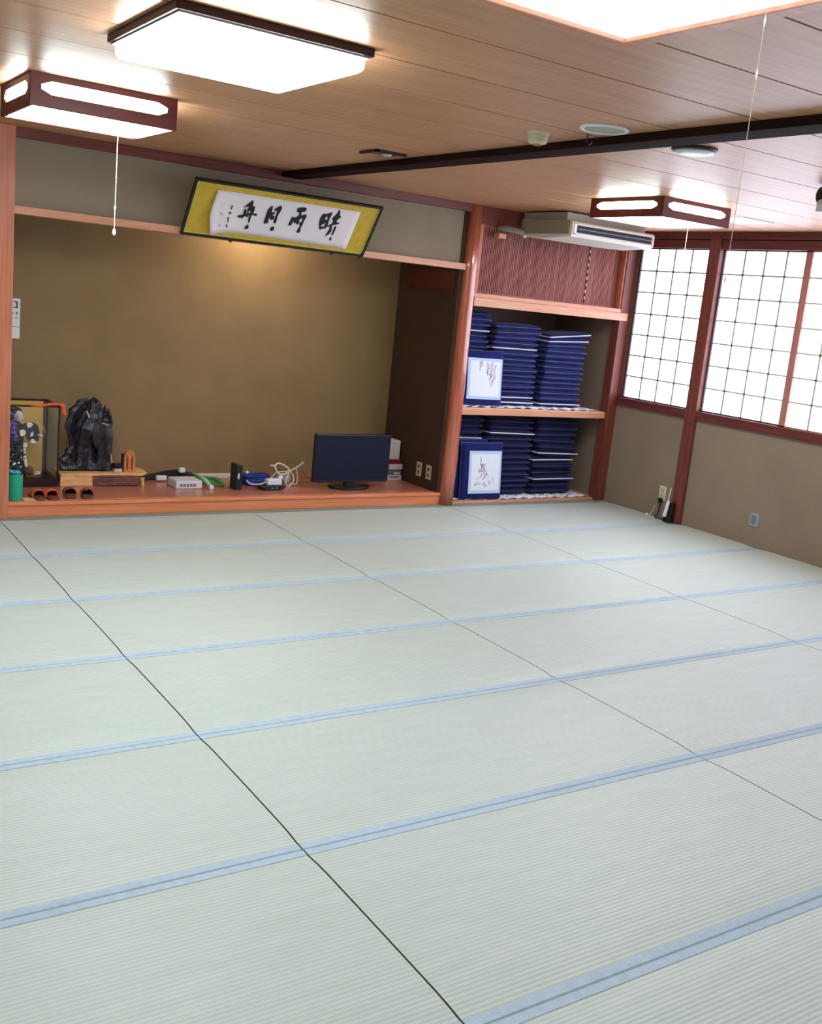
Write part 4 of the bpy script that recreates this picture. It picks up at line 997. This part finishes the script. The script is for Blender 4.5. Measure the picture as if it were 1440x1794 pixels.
t = thing('standing_modem', 'black upright modem with white badge standing between cable bundles', 'modem', (1.832, 0.37, ZF))
b = MB(); b.prism([(-0.034, 0), (-0.026, 0.012), (-0.024, 0.20), (0.012, 0.196), (0.026, 0.19), (0.026, 0.012), (0.036, 0)][::-1], 'y', -0.03, 0.09); b.build('casing', BLACK, t, bevel=0.004)
MB().ball((-0.005, -0.031, 0.11), 0.012, 0.75, 0.15, 2.2, 8).build('badge', mat('badge_white', (200, 200, 206), 0.4), t)
t = thing('black_cables', 'dark cables running along the back from slab to router with white plugs', 'cable', (1.4, 0.80, ZF))
for k in range(4):
    P = smoothline([(-0.22, 0.02 * k - 0.06, 0.012), (-0.1, 0.02 * k - 0.05, 0.014 + 0.008 * k), (0.06, 0.02 * k - 0.05, 0.03 + 0.012 * k), (0.15, 0.02 * k - 0.10, 0.05 + 0.004 * k), (0.3, 0.03 * k - 0.1, 0.02), (0.42, 0.02 * k - 0.12, 0.012)], 6)
    MB().tube(P, 0.0085, 6).build('cable', CORDK, t, smooth=True)
MB().box(-0.10, -0.02, -0.10, -0.06, 0.01, 0.045).build('white_plug', WHITE, t, bevel=0.004)
MB().box(0.075, 0.12, -0.12, -0.08, 0.075, 0.11).build('white_connector', WHITE, t, bevel=0.004)
tag(MB().box(1.60, 1.97, 0.80, 0.845, ZF, 0.138).build('power_strip', mat('strip_cream', (220, 206, 190), 0.45), bevel=0.004), 'long thin white power strip behind the green cables against the back wall', 'power strip')
t = thing('blue_cables', 'coiled blue network cables between standing modem and white cable coil', 'cable', (2.06, 0.55, ZF))
random.seed(8)
for k in range(7):
    rx, ry = random.uniform(0.09, 0.14), random.uniform(0.06, 0.10); z = 0.012 + k * 0.011
    P = [(rx * math.cos(a * PI / 9) + random.uniform(-0.006, 0.006), ry * math.sin(a * PI / 9), z + 0.004 * math.sin(a)) for a in range(18)]
    MB().tube(P, 0.007, 6, closed=True).build('cable_loop', CORDB, t, smooth=True)
MB().ball((-0.07, 0.0, 0.098), 0.014, n=6).build('white_tip', WHITE, t)
t = thing('black_adapter', 'low black adapter box on the alcove floor under the white connector', 'adapter', (2.115, 0.345, ZF))
b = MB(); b.prism([(-0.105, 0.02), (-0.06, 0.0), (0.06, 0.0), (0.10, 0.022), (0.10, 0.036), (-0.105, 0.036)][::-1], 'y', -0.05, 0.08); b.build('casing', BLACK, t, bevel=0.004)
MB().box(-0.02, 0.0, -0.052, -0.048, 0.016, 0.022).box(0.02, 0.03, -0.052, -0.048, 0.016, 0.022).build('status_lights', METAL, t)
t = thing('white_connector', 'white connector block with white lead resting on the black adapter', 'connector', (2.135, 0.355, 0.137))
MB().box(-0.062, 0.062, -0.03, 0.03, 0, 0.046).build('block', mat('connector_white', (226, 230, 240), 0.4), t, bevel=0.005)
MB().tube(smoothline([(-0.06, 0, 0.02), (-0.13, 0.0, 0.002), (-0.19, 0.02, 0.004), (-0.22, 0.03, 0.03)], 6), 0.006, 8).build('lead', CORDW, t, smooth=True)
t = thing('white_cable_coil', 'loose coil of ivory cable standing up left of the television', 'cable', (2.28, 0.44, ZF))
q = lambda pts: smoothline([(x - 2.28, dy, z - 0.10) for x, z, dy in pts], 6)
R_ = 0.0072
MB().tube(q([(2.146, 0.272, 0.02), (2.175, 0.270, 0.0), (2.19, 0.235, -0.01), (2.22, 0.207, 0.0), (2.26, 0.20, 0.01), (2.30, 0.213, 0.01), (2.36, 0.25, 0.0), (2.40, 0.28, -0.01), (2.433, 0.306, -0.01)]), R_, 8).build('cable_loop', CORDW, t, smooth=True)
MB().tube(q([(2.185, 0.262, 0.03), (2.223, 0.286, 0.03), (2.27, 0.272, 0.02), (2.311, 0.240, 0.01), (2.30, 0.19, 0.0), (2.285, 0.14, 0.0), (2.30, 0.108, 0.0), (2.335, 0.110, 0.01), (2.365, 0.14, 0.02), (2.36, 0.19, 0.03), (2.32, 0.225, 0.03)]), R_, 8).build('cable_loop', CORDW, t, smooth=True)
MB().tube(q([(2.38, 0.246, 0.02), (2.402, 0.20, 0.03), (2.406, 0.15, 0.03), (2.40, 0.112, 0.03), (2.36, 0.11, 0.04), (2.31, 0.14, 0.05), (2.305, 0.20, 0.05), (2.34, 0.23, 0.05)]), R_, 8).build('cable_loop', CORDW, t, smooth=True)
MB().tube(q([(2.155, 0.155, 0.03), (2.18, 0.19, 0.02), (2.215, 0.215, 0.02), (2.30, 0.222, 0.02)]), 0.005, 8).build('cable_loop', CORDW, t, smooth=True)
MB().box(-0.07, -0.03, -0.02, 0.012, 0.066, 0.092).build('plug', WHITE, t, bevel=0.003)
b = MB(); b.ball((0.03, 0.05, 0.055), 0.045, 1, 0.6, 1, 8); b.build('wrapped_bundle', mat('grey_wrap', (176, 174, 176), 0.6), t, smooth=True)

# --- television
t = thing('television', 'black flat television on a low stand in the alcove right corner', 'television', (2.83, 0.33, ZF))
b = MB(); b.prism([(-0.36, 0.055), (-0.36, 0.455), (0.352, 0.455), (0.352, 0.055)][::-1], 'y', -0.018, 0.03); b.build('cabinet', BLACK, t, bevel=0.006)
MB().box(-0.348, 0.340, -0.0205, -0.017, 0.075, 0.443).build('screen', SCREEN, t)
b = MB(); b.box(-0.04, 0.04, 0.0, 0.05, 0.0, 0.20); b.build('neck', BLACK, t, bevel=0.004)
out = [(p.x, p.y) for p in smoothline([(-0.19, 0.02, 0), (-0.13, -0.06, 0), (0.0, -0.09, 0), (0.13, -0.06, 0), (0.19, 0.02, 0), (0.12, 0.11, 0), (-0.12, 0.11, 0)], 4, closed=True)]
MB().prism(out, 'z', 0.0, 0.022).build('stand_base', BLACK, t, bevel=0.005)
MB().tube(smoothline([(-0.33, 0.03, 0.06), (-0.37, 0.06, 0.08), (-0.42, 0.08, 0.14)], 5), 0.003, 6).build('power_lead', mat('lead_mauve', (90, 70, 86), 0.5), t)
# --- books and boxes behind the television
yb = 0.76
def item(name, x0, x1, y0, y1, z0, z1, m, label, cat, extra=None):
    t = thing(name, label, cat, ((x0 + x1) / 2, (y0 + y1) / 2, z0))
    hx, hy, h = (x1 - x0) / 2, (y1 - y0) / 2, z1 - z0
    MB().box(-hx, hx, -hy, hy, 0, h).build('body', m, t, bevel=0.002)
    if extra: extra(t, hx, hy, h)
    return t
PAGES = mat('page_edges', (210, 204, 196), 0.8)
def prt(m, fx0, fx1, fz0, fz1, nm):
    def f(t, hx, hy, h): MB().box(-hx + 2 * hx * fx0, -hx + 2 * hx * fx1, -hy - 0.0015, -hy + 0.001, h * fz0, h * fz1).build(nm, m, t)
    return f
item('storage_box', 3.36, 3.525, 0.63, 0.88, ZF, 0.145, WHITE, 'white flat box at the bottom of the pile behind the television', 'box', prt(GREYP, 0.2, 0.8, 0.5, 0.8, 'printed_strip'))
item('magazine_pile', 3.355, 3.522, 0.64, 0.88, 0.145, 0.198, GREYP, 'blue grey printed box second from the bottom behind the television', 'box', prt(WHITE, 0.55, 0.95, 0.15, 0.5, 'white_panel'))
item('white_carton', 3.40, 3.532, 0.64, 0.87, 0.198, 0.243, WHITE, 'white carton just under the crimson box behind the television', 'box', prt(PAGES, 0.1, 0.9, 0.3, 0.4, 'lid_line'))
item('crimson_box', 3.345, 3.515, 0.65, 0.87, 0.243, 0.283, MAGENTA, 'crimson flat box under the two upright white booklets', 'box', prt(mat('dark_crimson', (96, 12, 40), 0.5), 0.0, 0.4, 0.1, 0.9, 'dark_panel'))
item('booklet', 3.365, 3.425, 0.67, 0.85, 0.283, 0.465, WHITE, 'upright white booklet nearest the television screen edge', 'book', prt(PAGES, 0.5, 0.75, 0.05, 0.95, 'grey_spine'))
item('booklet', 3.428, 3.508, 0.67, 0.85, 0.283, 0.452, WHITE, 'upright white booklet nearest the alcove side wall', 'book', prt(PAGES, 0.1, 0.25, 0.05, 0.95, 'grey_spine'))
